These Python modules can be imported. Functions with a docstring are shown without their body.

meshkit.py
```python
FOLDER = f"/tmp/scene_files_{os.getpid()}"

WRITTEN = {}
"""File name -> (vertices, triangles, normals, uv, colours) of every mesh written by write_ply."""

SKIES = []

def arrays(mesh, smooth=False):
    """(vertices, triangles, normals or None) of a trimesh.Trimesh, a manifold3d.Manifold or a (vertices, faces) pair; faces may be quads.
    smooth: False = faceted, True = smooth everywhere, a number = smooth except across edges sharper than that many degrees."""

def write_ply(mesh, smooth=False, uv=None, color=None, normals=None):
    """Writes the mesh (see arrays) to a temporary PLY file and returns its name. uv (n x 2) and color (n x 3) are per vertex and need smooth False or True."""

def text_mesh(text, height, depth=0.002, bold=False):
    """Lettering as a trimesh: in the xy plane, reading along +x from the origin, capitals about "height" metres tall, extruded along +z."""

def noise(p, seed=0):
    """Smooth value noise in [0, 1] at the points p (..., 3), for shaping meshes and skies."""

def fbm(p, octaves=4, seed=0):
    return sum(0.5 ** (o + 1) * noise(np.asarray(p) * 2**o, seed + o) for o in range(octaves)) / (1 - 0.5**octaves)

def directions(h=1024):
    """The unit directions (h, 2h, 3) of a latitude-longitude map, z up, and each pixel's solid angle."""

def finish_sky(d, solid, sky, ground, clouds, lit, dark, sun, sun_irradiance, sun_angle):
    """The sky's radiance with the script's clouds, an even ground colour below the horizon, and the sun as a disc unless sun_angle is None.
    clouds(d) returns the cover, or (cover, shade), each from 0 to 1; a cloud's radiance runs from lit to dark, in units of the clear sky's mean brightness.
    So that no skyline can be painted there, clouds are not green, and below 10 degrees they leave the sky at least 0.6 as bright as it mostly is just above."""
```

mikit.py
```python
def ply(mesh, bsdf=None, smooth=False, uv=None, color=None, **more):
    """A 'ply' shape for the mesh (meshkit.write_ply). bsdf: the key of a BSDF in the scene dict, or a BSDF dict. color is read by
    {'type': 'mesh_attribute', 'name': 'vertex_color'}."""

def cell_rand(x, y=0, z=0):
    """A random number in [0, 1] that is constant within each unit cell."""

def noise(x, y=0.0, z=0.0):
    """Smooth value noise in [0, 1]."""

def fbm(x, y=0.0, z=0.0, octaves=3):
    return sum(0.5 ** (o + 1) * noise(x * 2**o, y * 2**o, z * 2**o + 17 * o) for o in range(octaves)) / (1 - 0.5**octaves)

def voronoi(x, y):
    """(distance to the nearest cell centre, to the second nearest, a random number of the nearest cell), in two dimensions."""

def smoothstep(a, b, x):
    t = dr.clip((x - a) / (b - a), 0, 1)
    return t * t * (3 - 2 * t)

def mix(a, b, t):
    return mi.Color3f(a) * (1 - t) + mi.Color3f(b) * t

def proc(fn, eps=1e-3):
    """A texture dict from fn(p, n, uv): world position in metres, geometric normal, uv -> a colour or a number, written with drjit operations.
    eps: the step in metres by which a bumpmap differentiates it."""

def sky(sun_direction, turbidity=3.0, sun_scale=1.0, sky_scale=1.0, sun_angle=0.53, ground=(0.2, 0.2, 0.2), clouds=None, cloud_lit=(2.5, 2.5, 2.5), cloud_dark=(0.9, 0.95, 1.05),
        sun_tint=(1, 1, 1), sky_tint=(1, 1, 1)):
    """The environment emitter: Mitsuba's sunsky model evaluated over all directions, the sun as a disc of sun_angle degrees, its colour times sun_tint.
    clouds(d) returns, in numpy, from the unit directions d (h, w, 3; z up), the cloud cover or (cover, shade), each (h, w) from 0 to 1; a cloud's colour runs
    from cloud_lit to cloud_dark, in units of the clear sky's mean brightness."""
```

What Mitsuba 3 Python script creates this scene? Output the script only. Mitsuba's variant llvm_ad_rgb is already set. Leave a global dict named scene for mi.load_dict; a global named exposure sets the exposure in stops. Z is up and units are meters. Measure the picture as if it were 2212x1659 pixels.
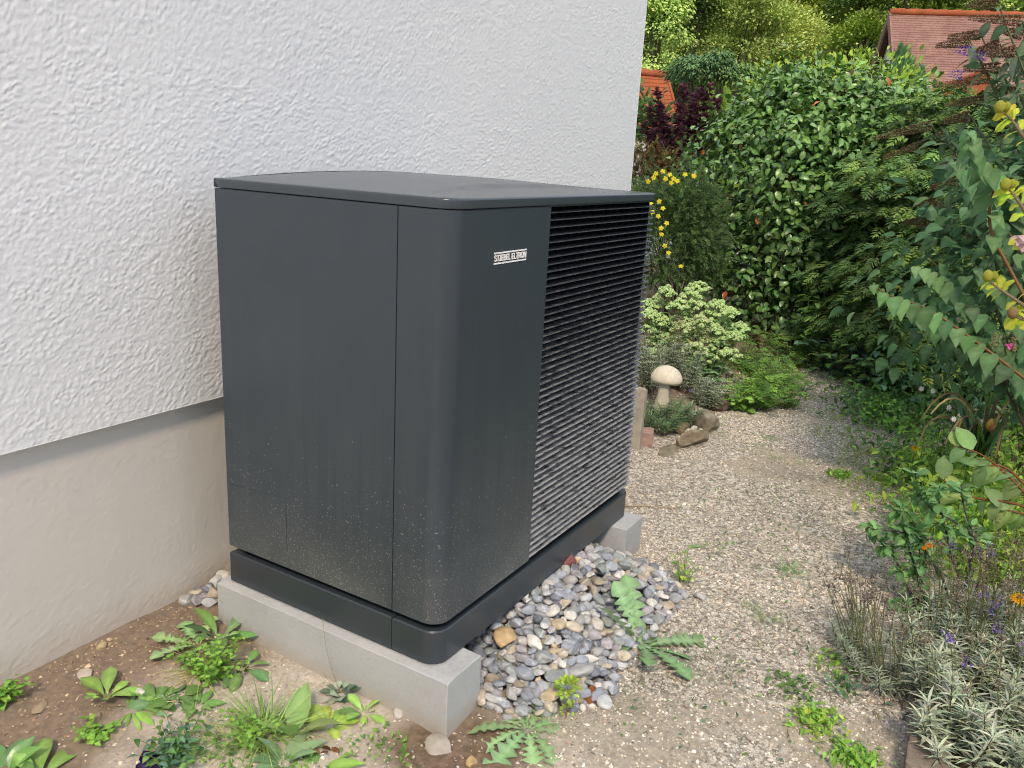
import math
import numpy as np
import trimesh
import mitsuba as mi
import drjit as dr
import mikit
import meshkit
from mikit import noise, fbm, voronoi, smoothstep, mix, cell_rand

T = mi.ScalarTransform4f
scene, labels = {}, {}
A = np.array
PI = math.pi

# ------------------------------------------------------------------ camera, sky, exposure
CAM = A([-1.57247, -1.11358, 1.33234])
FW = A([0.8300084, 0.49000631, -0.26642047])
UP = A([0.20149325, 0.18198057, 0.96243625])
RT = np.cross(FW, UP)
FPX = 3104.3 * 2212 / 3840                      # focal length in pixels of a 2212 px wide picture
scene['camera'] = {'type': 'perspective', 'fov': 63.473, 'fov_axis': 'x', 'near_clip': 0.05, 'far_clip': 600.0,
                   'to_world': T().look_at(origin=CAM.tolist(), target=(CAM + FW).tolist(), up=UP.tolist())}
scene['sky'] = mikit.sky([-0.66, -0.38, 0.82], turbidity=3, sun_scale=0.36, sun_angle=9.0, sun_tint=(1.0, 0.98, 0.95),
                         clouds=lambda d: 1.0, cloud_lit=(1.78, 1.98, 2.30), cloud_dark=(0.9, 0.95, 1.05), ground=(0.2, 0.2, 0.17))
exposure = 2.42

rng = np.random.default_rng(11)
U = rng.uniform


# ------------------------------------------------------------------ helpers: names, meshes
def numbered(key):
    if key not in scene and key not in labels and not any(k.startswith(key + '__') for k in (key,)):
        return key
    i = 1
    while f'{key}_{i:03d}' in scene or f'{key}_{i:03d}' in labels:
        i += 1
    return f'{key}_{i:03d}'


def thing(name, label, cat, group=None, kind=None):
    k = numbered(name)
    labels[k] = {'label': label, 'category': cat}
    if group:
        labels[k]['group'] = group
    if kind:
        labels[k]['kind'] = kind
    return k


def put(key, mesh, mat, smooth=False):
    V, F = mesh[0], mesh[1]
    C = mesh[2] if len(mesh) > 2 else None
    if C is None:
        scene[key] = mikit.ply((V, F), mat, smooth=smooth)
    else:
        scene[key] = mikit.ply((V, F), mat, smooth=bool(smooth), color=C)
    return key


def part(parent, name, mesh, mat, smooth=False, label=None, kind=None):
    k = numbered(parent + '__' + name)
    put(k, mesh, mat, smooth)
    if label or kind:
        labels[k] = {}
        if label:
            labels[k]['label'] = label
        if kind:
            labels[k]['kind'] = kind
    return k


def solo(name, label, cat, mesh, mat, smooth=False, group=None, kind=None):
    return put(thing(name, label, cat, group, kind), mesh, mat, smooth)


def structure(name, label, mesh, mat, smooth=False):
    put(name, mesh, mat, smooth)
    labels[name] = {'label': label, 'kind': 'structure'}


def tm(m, col=None):
    V, F = np.array(m.vertices, float), np.array(m.faces)
    return (V, F) if col is None else (V, F, np.tile(A(col, float), (len(V), 1)))


def cat(ms):
    ms = [m for m in ms if len(m[1])]
    off = np.cumsum([0] + [len(m[0]) for m in ms])
    V = np.vstack([m[0] for m in ms])
    F = np.vstack([m[1] + o for m, o in zip(ms, off)])
    if all(len(m) > 2 for m in ms):
        return V, F, np.vstack([m[2] for m in ms])
    return V, F


def tint(m, col):
    return m[0], m[1], np.tile(A(col, float), (len(m[0]), 1))


def box(x0, x1, y0, y1, z0, z1):
    return tm(trimesh.creation.box(bounds=[[x0, y0, z0], [x1, y1, z1]]))


def unit(v):
    v = A(v, float)
    return v / np.maximum(np.linalg.norm(v, axis=-1, keepdims=True), 1e-9)


def tube(P, R, n=5, col=None):
    P = A(P, float)
    R = np.broadcast_to(A(R, float), (len(P),))
    t = unit(np.gradient(P, axis=0))
    a = A([0.31, 0.17, 0.93]) if abs(unit(P[-1] - P[0])[2]) < .8 else A([0.95, 0.2, 0.1])
    x = unit(np.cross(t, a))
    y = np.cross(t, x)
    th = np.arange(n) * 2 * PI / n
    V = (P[:, None] + R[:, None, None] * (np.cos(th)[None, :, None] * x[:, None] + np.sin(th)[None, :, None] * y[:, None])).reshape(-1, 3)
    i, j = np.meshgrid(np.arange(len(P) - 1), np.arange(n), indexing='ij')
    a0 = (i * n + j).ravel()
    b0 = (i * n + (j + 1) % n).ravel()
    F = np.vstack([np.stack([a0, b0, b0 + n], 1), np.stack([a0, b0 + n, a0 + n], 1)])
    V = np.vstack([V, P[-1:]])
    e = (len(P) - 1) * n
    F = np.vstack([F, [[e + k, e + (k + 1) % n, len(V) - 1] for k in range(n)]])
    return (V, F) if col is None else (V, F, np.tile(A(col, float), (len(V), 1)))


def curve(p0, p1, sag=0.0, n=6, wob=0.0):
    t = np.linspace(0, 1, n)[:, None]
    P = A(p0) * (1 - t) + A(p1) * t
    P = P + A([0, 0, 1]) * sag * 4 * t * (1 - t)
    if wob:
        P[1:-1] += rng.normal(0, wob, (n - 2, 3))
    return P


def bez(a, b, c, n=8):
    t = np.linspace(0, 1, n)[:, None]
    return A(a) * (1 - t) ** 2 + 2 * A(b) * t * (1 - t) + A(c) * t ** 2


# ------------------------------------------------------------------ where things stand
def sstep(a, b, x):
    t = np.clip((x - a) / (b - a), 0, 1)
    return t * t * (3 - 2 * t)


def gz(x, y):
    x, y = np.asarray(x, float), np.asarray(y, float)
    z = -0.160 + 0.018 * np.clip(x, 0, 5) + 0.026 * sstep(0.15, 1.0, y) * (x < 1.5) - 0.02 * sstep(-.25, -.6, x) * sstep(.5, -.3, y)
    z = z + 0.05 * sstep(-1.15, -1.45, y) * sstep(6, 4, x)
    z = z + 0.10 * sstep(2.45, 2.85, x) * sstep(.32, .55, y) * sstep(8, 5, x)
    z = z + 0.022 * np.exp(-((x + .02) ** 2 + (y + .02) ** 2) / .09 ** 2) * 0 - 0.012 * np.exp(-((x + .03) ** 2 + (y + .03) ** 2) / .07 ** 2)
    z = z + 0.30 * np.clip(x - 40, 0, 90)
    return z


def ray(px, py):
    return unit(FW * FPX + RT * (px - 1106) - UP * (py - 829.5))


def at(px, py, dist):
    return CAM + ray(px, py) * dist


def on(px, py, lift=0.0):
    d = ray(px, py)
    z = -0.16
    for _ in range(8):
        p = CAM + d * ((z - CAM[2]) / d[2])
        z = float(gz(p[0], p[1])) + lift
    return p


def grnd(p):
    return A([p[0], p[1], float(gz(p[0], p[1]))])


# ------------------------------------------------------------------ materials
def rgb(c):
    return {'type': 'rgb', 'value': [float(v) for v in c]}


VC = {'type': 'mesh_attribute', 'name': 'vertex_color'}


def mat(name, base, rough=0.6, spec=0.5, **more):
    scene[name] = {'type': 'twosided', 'bsdf': {'type': 'principled', 'base_color': base if isinstance(base, dict) else rgb(base), 'roughness': rough, 'specular': spec, **more}}
    return name


def thin(name, rough, trans, spec=1.5):
    scene[name] = {'type': 'principledthin', 'base_color': VC, 'roughness': rough, 'diff_trans': trans, 'eta': spec}
    return name




def flat(name, base):
    scene[name] = {'type': 'twosided', 'bsdf': {'type': 'diffuse', 'reflectance': base if isinstance(base, dict) else rgb(base)}}
    return name


STONE = BARK = DULL = flat('matte', VC)
LEAF = PETAL = thin('leaf', .6, .7)
GLOSS = SHEEN = mat('leaf_glossy', VC, .34, .6)


def plaster_c(p, n, uv):
    t = fbm(p.x * 1.3, p.z * 1.3, 1.0, 3)
    return mix((.725, .75, .79), (.77, .79, .82), t)


scene['plaster'] = {'type': 'twosided', 'bsdf': {'type': 'diffuse', 'reflectance': mikit.proc(plaster_c)}}


def plinth_c(p, n, uv):
    t = fbm(p.x * 2.2, p.z * 3.1, 4.0, 3)
    c = mix((.60, .58, .55), (.66, .64, .61), t)
    d = smoothstep(.02, -.1, p.z + .05 * fbm(p.x * 14, p.z * 10, 1.0, 2)) * .45
    return mix(c, (.5, .43, .35), d)


scene['plinth_paint'] = {'type': 'twosided', 'bsdf': {'type': 'diffuse', 'reflectance': mikit.proc(plinth_c)}}


def speck(p, n, scale, thr):
    u = dr.select(dr.abs(n.x) > .6, p.y, p.x)
    d, d2, r = voronoi(u * scale + 3 * noise(u * 30, p.z * 30, 1.0), p.z * scale)
    return smoothstep(.30, .12, d) * dr.select(r > thr, 1.0, 0.0)


def metal_c(p, n, uv):
    low = smoothstep(.80, .10, p.z)
    patch = fbm((p.x + p.y) * 7, p.z * 7, 3.0, 3)
    s = speck(p, n, 140, 1 - .2 * low * low * low * (.5 + patch)) * (.35 + .6 * patch) + speck(p, n, 290, 1 - .5 * low * low * low * low * (.3 + 1.2 * patch)) * .45
    streak = fbm((p.x + p.y) * 55, p.z * 2.2, 6.0, 2)
    film = smoothstep(.36, .10, p.z) * .13 * patch + .012 * smoothstep(.5, .75, streak) * smoothstep(1.2, .3, p.z)
    c = mix((.041, .056, .072), (.048, .064, .081), patch)
    return mix(c, (.55, .53, .48), dr.clip(s * .6 + film, 0, 1))


def coat(name, base, alpha):
    scene[name] = {'type': 'twosided', 'bsdf': {'type': 'roughplastic', 'distribution': 'ggx', 'alpha': alpha, 'int_ior': 1.52, 'diffuse_reflectance': base if isinstance(base, dict) else rgb(base)}}


coat('anthracite_panel', mikit.proc(metal_c), .13)
coat('anthracite', (.038, .049, .062), .09)
coat('lid_paint', (.054, .068, .084), .065)
scene['dark_core'] = {'type': 'twosided', 'bsdf': {'type': 'diffuse', 'reflectance': rgb((.004, .005, .008))}}
flat('grille_rib', (.02, .023, .028))


def slat_c(p, n, uv):
    low = smoothstep(1.15, .25, p.z)
    f = fbm(p.x * 45, p.y * 100, p.z * 50, 2)
    g = noise(p.x * 260, p.y * 400, p.z * 48.8)
    dust = smoothstep(.45, .75, f * .6 + g * .4 + .22 * low) * smoothstep(.2, .7, n.z) * (.12 + .75 * low)
    return mix((.043, .050, .059), (.56, .57, .585), dr.clip(dust, 0, 1))


coat('slat_paint', mikit.proc(slat_c), .2)
flat('logo_white', (.84, .84, .86))


def conc_c(p, n, uv):
    t = fbm(p.x * 9, p.y * 9, p.z * 9, 4)
    g = fbm(p.x * 160, p.y * 160, p.z * 160, 2)
    c = mix((.39, .405, .415), (.48, .495, .505), t)
    pit = smoothstep(.68, .76, fbm(p.x * 95, p.y * 95, p.z * 95, 2)) * .25
    top = smoothstep(.5, .9, n.z) * smoothstep(.5, .62, fbm(p.x * 60, p.y * 40, 2.0, 3)) * .10
    c = mix(c, (.30, .29, .27), dr.clip(pit + top, 0, 1))
    dirt = smoothstep(-.09, -.16, p.z + .02 * (fbm(p.x * 30, p.y * 30, 1.0, 2) - .5)) * .5
    return mix(c * (.94 + .12 * g), (.40, .34, .27), dirt)


flat('concrete', mikit.proc(conc_c))


def ground_c(p, n, uv):
    x, y = p.x, p.y
    w = (fbm(x * 3.0, y * 3.0, 5.0, 3) - .5)
    d, d2, r = voronoi(x * 105 + 2 * noise(x * 9, y * 9, 0.0), y * 105)
    e, e2, q = voronoi(x * 62 + 9.3, y * 62)
    c1 = mix((.17, .155, .135), (.56, .52, .45), r)
    c1 = mix(c1, (.62, .60, .55), smoothstep(.84, .98, q) * .8)
    c1 = c1 * (.55 + .45 * smoothstep(.02, .22, d2 - d))
    fine = mix((.22, .19, .15), (.43, .385, .32), fbm(x * 90, y * 90, 2.0, 3))
    loam = mix((.09, .064, .045), (.24, .18, .13), fbm(x * 75, y * 75, 8.0, 4))
    sandy = smoothstep(.52, .66, fbm(x * 1.9, y * 1.9, 1.0, 3)) * .85
    c = mix(c1, fine, sandy)
    bare = smoothstep(.50, .72, y + .5 * w) * smoothstep(.35, .0, x + .25 * w)
    corner = smoothstep(.24, .08, dr.sqrt((x + .06) * (x + .06) + (y + .10) * (y + .10)) + .18 * w)
    left = smoothstep(.12, -.10, x + .3 * w)
    c = mix(c, mix((.33, .285, .24), (.58, .52, .46), fbm(x * 110, y * 110, 3.0, 3)), left * .85)
    bed = smoothstep(-1.12, -1.2, y + .12 * w) * smoothstep(5.5, 4.2, x)
    bed2 = smoothstep(2.5, 2.7, x + .3 * w) * smoothstep(.33, .45, y + .2 * w)
    far = smoothstep(4.6, 5.6, x + .8 * w)
    c = mix(c, loam, dr.clip(bare * .85 + corner + bed + bed2 * .8 + far * .8, 0, 1))
    pave = smoothstep(9.8, 10.0, x) * smoothstep(14, 13.8, x)
    c = mix(c, (.34, .33, .31), pave)
    lawn = smoothstep(13.8, 14.2, x)
    return mix(c * 1.18, (.06, .09, .025), lawn)


scene['earth'] = {'type': 'twosided', 'bsdf': {'type': 'diffuse', 'reflectance': mikit.proc(ground_c)}}


def roof_c(a, b):
    def fn(p, n, uv):
        t = fbm(p.x * 2.1, p.y * 2.1, p.z * 2.1, 3)
        g = cell_rand(p.y * 3.6, p.z * 5.0, p.x * .2)
        return mix(a, b, dr.clip(.6 * t + .45 * g, 0, 1)) * (.9 + .2 * fbm(p.x * 9, p.y * 9, p.z * 9, 2))
    return mikit.proc(fn)


flat('roof_brown', roof_c((.24, .135, .11), (.36, .215, .18)))
flat('roof_orange', roof_c((.30, .085, .04), (.42, .145, .07)))
flat('white_render', (.72, .71, .68))
flat('dark_timber', (.045, .026, .017))
flat('gutter_metal', (.02, .022, .025))

# ------------------------------------------------------------------ the ground
xs = np.unique(np.round(np.r_[np.linspace(-60, -2.5, 12), np.arange(-2.4, 5.2, .035), np.geomspace(5.2, 260, 60)], 4))
ys = np.unique(np.round(np.r_[np.linspace(-160, -3, 16), np.arange(-2.9, 1.25, .035), np.geomspace(1.3, 200, 30)], 4))
gx, gy = np.meshgrid(xs, ys, indexing='ij')
P2 = np.stack([gx, gy, gx * 0], -1)
near = sstep(8, 5, gx) * sstep(-4, -2.4, gy)
gzv = gz(gx, gy) + near * (.016 * (meshkit.fbm(P2 * 3.2, 3, 1) - .5) + .012 * (meshkit.fbm(P2 * 11, 3, 2) - .5))
V = np.stack([gx, gy, gzv], -1).reshape(-1, 3)
ni, nj = len(xs), len(ys)
i, j = np.meshgrid(np.arange(ni - 1), np.arange(nj - 1), indexing='ij')
q = (i * nj + j).ravel()
F = np.vstack([np.stack([q, q + nj, q + nj + 1], 1), np.stack([q, q + nj + 1, q + 1], 1)])
structure('ground', 'gravelly garden ground with brown soil by the house', (V, F), 'earth', True)


def gsurf(x, y):
    p = np.stack([np.asarray(x, float), np.asarray(y, float), np.asarray(x, float) * 0], -1)
    return gz(x, y) + .016 * (meshkit.fbm(p * 3.2, 3, 1) - .5) + .012 * (meshkit.fbm(p * 11, 3, 2) - .5)


# ------------------------------------------------------------------ the house
h = thing('house', 'white house wall with rough plaster above a beige plinth', 'house')


def relief(xs, zs, y, fn):
    X, Z = np.meshgrid(xs, zs, indexing='ij')
    hgt = fn(X, Z)
    V = np.stack([X, y - hgt, Z], -1).reshape(-1, 3)
    n, m = len(xs), len(zs)
    i, j = np.meshgrid(np.arange(n - 1), np.arange(m - 1), indexing='ij')
    q = (i * m + j).ravel()
    return V, np.vstack([np.stack([q, q + m, q + m + 1], 1), np.stack([q, q + m + 1, q + 1], 1)])


def n3(u, w, s, o=1):
    return meshkit.fbm(np.stack([u, w, u * 0 + s], -1), o, int(s * 10))


def plaster_h(x, z):
    wx, wz = (n3(x * 45, z * 45, 1.3, 2) - .5) * .010, (n3(x * 45, z * 45, 5.1, 2) - .5) * .010
    u, w = x + wx, z + wz
    a = n3(u * 118, w * 165, 2.2)
    b_ = n3((u + w) * 112, (w - u) * 135, 3.4)
    c = n3((u - .6 * w) * 60, (w + .6 * u) * 95, 4.6)
    m = n3(x * 14, z * 14, 7.7)
    h = .42 * a + .34 * b_ + .24 * c
    soft = .7 + .4 * sstep(.25, .75, m)
    return sstep(.38, .68, h) * .0018 * soft + .0010 * n3(x * 130, z * 135, 6.3) - .002


def plinth_h(x, z):
    low = sstep(.16, -.12, z)
    return .0005 * sstep(.4, .8, n3(x * 130, z * 150, 2.0)) + .0008 * low * n3((x + .6 * z) * 30, (z - .55 * x) * 130, 5.0) + .0015 * n3(x * 8, z * 9, 8.0)


xs = np.r_[-7, np.arange(-1.30, .1, .0037), np.arange(.1, 1.5, .0054), np.arange(1.5, 3.327, .0075), 3.327]
zs = np.r_[np.arange(.5272, 1.5, .0039), np.arange(1.5, 2.15, .0054), np.arange(2.15, 2.35, .05), 2.4, 5.6]
face = relief(xs, zs, .9996, plaster_h)
sh = A([[-7, .9990, .5272], [3.327, .9990, .5272], [3.327, 9, .5272], [-7, 9, .5272], [-7, .9990, 5.6], [3.327, .9990, 5.6], [3.327, 9, 5.6], [-7, 9, 5.6]])
shell_f = A([[0, 2, 1], [0, 3, 2], [1, 2, 6], [1, 6, 5], [2, 3, 7], [2, 7, 6], [3, 0, 4], [3, 4, 7], [4, 5, 6], [4, 6, 7]])
part(h, 'plaster_wall', cat([face, (np.repeat(sh[shell_f].reshape(-1, 3), 1, 0), np.arange(30).reshape(-1, 3))]), 'plaster', True)
xs = np.r_[-6.97, np.arange(-1.30, .45, .0055), np.linspace(.5, 3.29, 12)]
zs = np.r_[-1, -.3, np.arange(-.20, .528, .0055), .53]
face = relief(xs, zs, 1.0335, plinth_h)
part(h, 'plinth', cat([face, box(-6.97, 3.29, 1.045, 8.97, -1.0, .529)]), 'plinth_paint', 40)
part(h, 'roof', (A([[-7.5, .5, 5.6], [3.8, .5, 5.6], [3.8, 9.5, 5.6], [-7.5, 9.5, 5.6], [-7.5, 5, 9], [3.8, 5, 9]], float),
                 A([[0, 1, 5], [0, 5, 4], [2, 3, 4], [2, 4, 5], [0, 4, 3], [1, 2, 5], [0, 2, 1], [0, 3, 2]])), 'roof_orange')

# ------------------------------------------------------------------ the heat pump
from shapely.geometry import Polygon, Point
from shapely.geometry import box as sbox
W, D, HB, HG, HL, LT, SY, LX, RC = 1.2665, .7971, .1023, .1233, 1.205, .0245, .1543, .4746, .052
hp = thing('heat_pump', 'large anthracite air source heat pump with louvred front on two concrete strips', 'heat pump')


def rrect(x0, x1, y0, y1, rf, rb=.008):
    s = sbox(x0, y0, x1, y1)
    c = sbox(x0 + rf, y0 + rf, x1 - rf, y1).buffer(rf, quad_segs=10)
    return s.intersection(c.union(sbox(x0, y0 + 2 * rf, x1, y1)))


def extr(poly, z0, z1):
    m = trimesh.creation.extrude_polygon(poly, z1 - z0, engine='earcut')
    m.apply_translation([0, 0, z0])
    return m


def bevel_ring(poly, z0, z1, b):
    """solid prism with a small chamfer b round its top and bottom rims"""
    ring = np.array(poly.exterior.coords)[:-1]
    if Polygon(ring).exterior.is_ccw is False:
        ring = ring[::-1]
    c = ring.mean(0)
    pv, nx = np.roll(ring, 1, 0), np.roll(ring, -1, 0)
    e1, e2 = unit(ring - pv), unit(nx - ring)
    n1, n2 = np.stack([-e1[:, 1], e1[:, 0]], 1), np.stack([-e2[:, 1], e2[:, 0]], 1)
    nn = unit(n1 + n2)
    inn = ring + nn * (b / np.maximum((nn * n1).sum(1), .4))[:, None]
    lv = [(inn, z0), (ring, z0 + b), (ring, z1 - b), (inn, z1)]
    n = len(ring)
    V = np.vstack([np.c_[p, np.full(n, z)] for p, z in lv])
    F = []
    for k in range(3):
        for a in range(n):
            bb = (a + 1) % n
            F += [[k * n + a, k * n + bb, (k + 1) * n + bb], [k * n + a, (k + 1) * n + bb, (k + 1) * n + a]]
    cap = trimesh.creation.triangulate_polygon(Polygon(inn), engine='earcut')
    cv, cf = A(cap[0]), A(cap[1])
    d = ((cv[:, None] - inn[None]) ** 2).sum(-1).argmin(1)
    a = d[cf]
    area = np.cross(inn[a[:, 1]] - inn[a[:, 0]], inn[a[:, 2]] - inn[a[:, 0]])
    a = np.where((area < 0)[:, None], a[:, ::-1], a)
    return V, np.vstack([A(F), a + 3 * n, a[:, ::-1]])


foot = rrect(0, W, 0, D, RC)
base_l = foot.intersection(sbox(-1, SY + .0012, W / 2, 2))
base_f = foot.intersection(sbox(-1, -1, 3, SY - .0012))
part(hp, 'base_side_panel', bevel_ring(base_l, 0.001, HB, .004), 'anthracite', 25)
part(hp, 'base_front_panel', bevel_ring(base_f, 0.0012, HB - .0006, .004), 'anthracite', 25)
part(hp, 'base_rear_panel', bevel_ring(sbox(W / 2 + .002, SY + .0012, W - .001, D - .001), .0014, HB - .001, .004), 'anthracite', 25)
part(hp, 'base_recess', tm(extr(foot.buffer(-.030), HB - .005, HG + .012)), 'dark_core')
# side panel, corner panel (wraps the rounded front corner), core
side = part(hp, 'side_panel', bevel_ring(sbox(0, SY + .0016, .03, D), HG, HL - .002, .0025), 'anthracite_panel', 25)
shell = rrect(0, W, 0, D, RC)
corner = shell.difference(shell.buffer(-.025)).intersection(sbox(-1, -1, LX, SY - .0016))
front = part(hp, 'corner_panel', bevel_ring(corner.simplify(.0002), HG, HL - .002, .0020), 'anthracite_panel', 25)
part(hp, 'core', cat([box(.031, W - .006, .034, D - .003, HG + .006, HL - .006)]), 'dark_core')
part(hp, 'rear_panel', box(.031, W - .03, D - .003, D, HG, HL - .002), 'anthracite_panel')
# knock-out hatch outlined on the side panel
hx = [(D - .012, .331)] + [(.585 + .0, .345)] + [(.557 - .027 * math.sin(a) + .02, .318 + .027 * math.cos(a)) for a in np.linspace(0, PI / 2, 7)] + [(.548, .18)]
hv = A([[-.0002, y, z] for y, z in hx])
part(side, 'hatch_outline', tube(hv, .0011, 5), 'anthracite')
# lid: thin rim, low arched crown with a flatter band along the front
lo = rrect(-.002, W + .004, -.004, D + .004, RC + .004)
nu, nv = 64, 40
lid_ring = np.array(lo.exterior.coords)[:-1]


def crown(x, y):
    a = .027 * np.clip(1 - (2 * (x - W / 2) / (W + .01)) ** 2, 0, 1)
    yc = .215 - .10 * (2 * (x - W * .5) / W) ** 2
    up = .72 * np.clip(y / .46, 0, 1) ** .85
    return a * (up + .28 * sstep(yc - .012, yc + .012, y) * sstep(0, .05, y))


gu, gv = np.meshgrid(np.linspace(0, 1, nu), np.linspace(0, 1, nv) ** 1.35, indexing='ij')
b = .006
inner = lo.buffer(-b)
bx0, by0, bx1, by1 = inner.bounds
px_ = bx0 + gu * (bx1 - bx0)
py_ = by0 + gv * (by1 - by0)
# pull the two rounded front corners in
rr = RC + .004 - b
for sx, cx in ((-1, bx0 + rr), (1, bx1 - rr)):
    m = (sx * (px_ - cx) > 0) & (py_ < by0 + rr)
    dx, dy = px_[m] - cx, py_[m] - (by0 + rr)
    L2 = np.maximum(np.abs(dx), np.abs(dy))
    ln = np.hypot(dx, dy) + 1e-9
    px_[m], py_[m] = cx + dx * L2 / ln, by0 + rr + dy * L2 / ln
edge = np.zeros_like(px_, bool)
edge[0], edge[-1], edge[:, 0], edge[:, -1] = True, True, True, True
pz_ = HL + LT + np.where(edge, 0, crown(px_, py_))
V = np.stack([px_, py_, pz_], -1).reshape(-1, 3)
i, j = np.meshgrid(np.arange(nu - 1), np.arange(nv - 1), indexing='ij')
q = (i * nv + j).ravel()
F = np.vstack([np.stack([q, q + nv, q + nv + 1], 1), np.stack([q, q + nv + 1, q + 1], 1)])
loop = np.r_[np.arange(nu) * nv, (nu - 1) * nv + np.arange(1, nv), np.arange(nu - 2, -1, -1) * nv + nv - 1, np.arange(nv - 2, 0, -1)]
lp = V[loop][:, :2]
e = unit(np.roll(lp, -1, 0) - np.roll(lp, 1, 0))
on_ = np.stack([e[:, 1], -e[:, 0]], 1)
levels = []
for t in (30, 60, 90):
    a = math.radians(t)
    levels.append(np.c_[lp + on_ * b * math.sin(a), np.full(len(lp), HL + LT - b * (1 - math.cos(a)))])
levels.append(np.c_[lp + on_ * b, np.full(len(lp), HL + .0015)])
levels.append(np.c_[lp + on_ * (b - .0015), np.full(len(lp), HL)])
levels.append(np.c_[lp - on_ * .03, np.full(len(lp), HL)])
Vs, Fs, prev = [V], [F], loop
n, cnt = len(loop), len(V)
for L in levels:
    cur = np.arange(n) + cnt
    a, a2 = prev, np.roll(prev, -1)
    c, c2 = cur, np.roll(cur, -1)
    Fs += [np.stack([a, c, c2], 1), np.stack([a, c2, a2], 1)]
    Vs.append(L)
    cnt += n
    prev = cur
part(hp, 'lid', (np.vstack(Vs), np.vstack(Fs)), 'lid_paint', 40)
# slats
sp = Polygon([(LX + .001, .0005)] + [(W - .034 + .034 * math.sin(a), .0345 - .034 * math.cos(a)) for a in np.linspace(0, PI / 2, 9)] + [(W, .05), (W - .0065, .05), (W - .0065, .0335), (LX + .001, .0335)])
slat = bevel_ring(sp, 0, .0020, .0005)
NS = 52
zs = np.linspace(1.1855, .1345, NS)
for z in zs:
    V = slat[0] + [0, 0, z]
    V[:, 2] -= .0035 * (1 - np.clip(V[:, 1] / .034, 0, 1))          # each slat dips a little towards its front edge
    part(hp, 'slat', (V, slat[1]), 'slat_paint')
for x in np.arange(LX + .022, W - .02, .0535):
    part(hp, 'grille_rib', box(x, x + .003, .026, .0345, HG + .008, HL - .004), 'grille_rib')
part(hp, 'louvre_top_lip', box(LX + .002, W - .03, .002, .03, HL - .0055, HL - .0002), 'anthracite')
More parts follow.
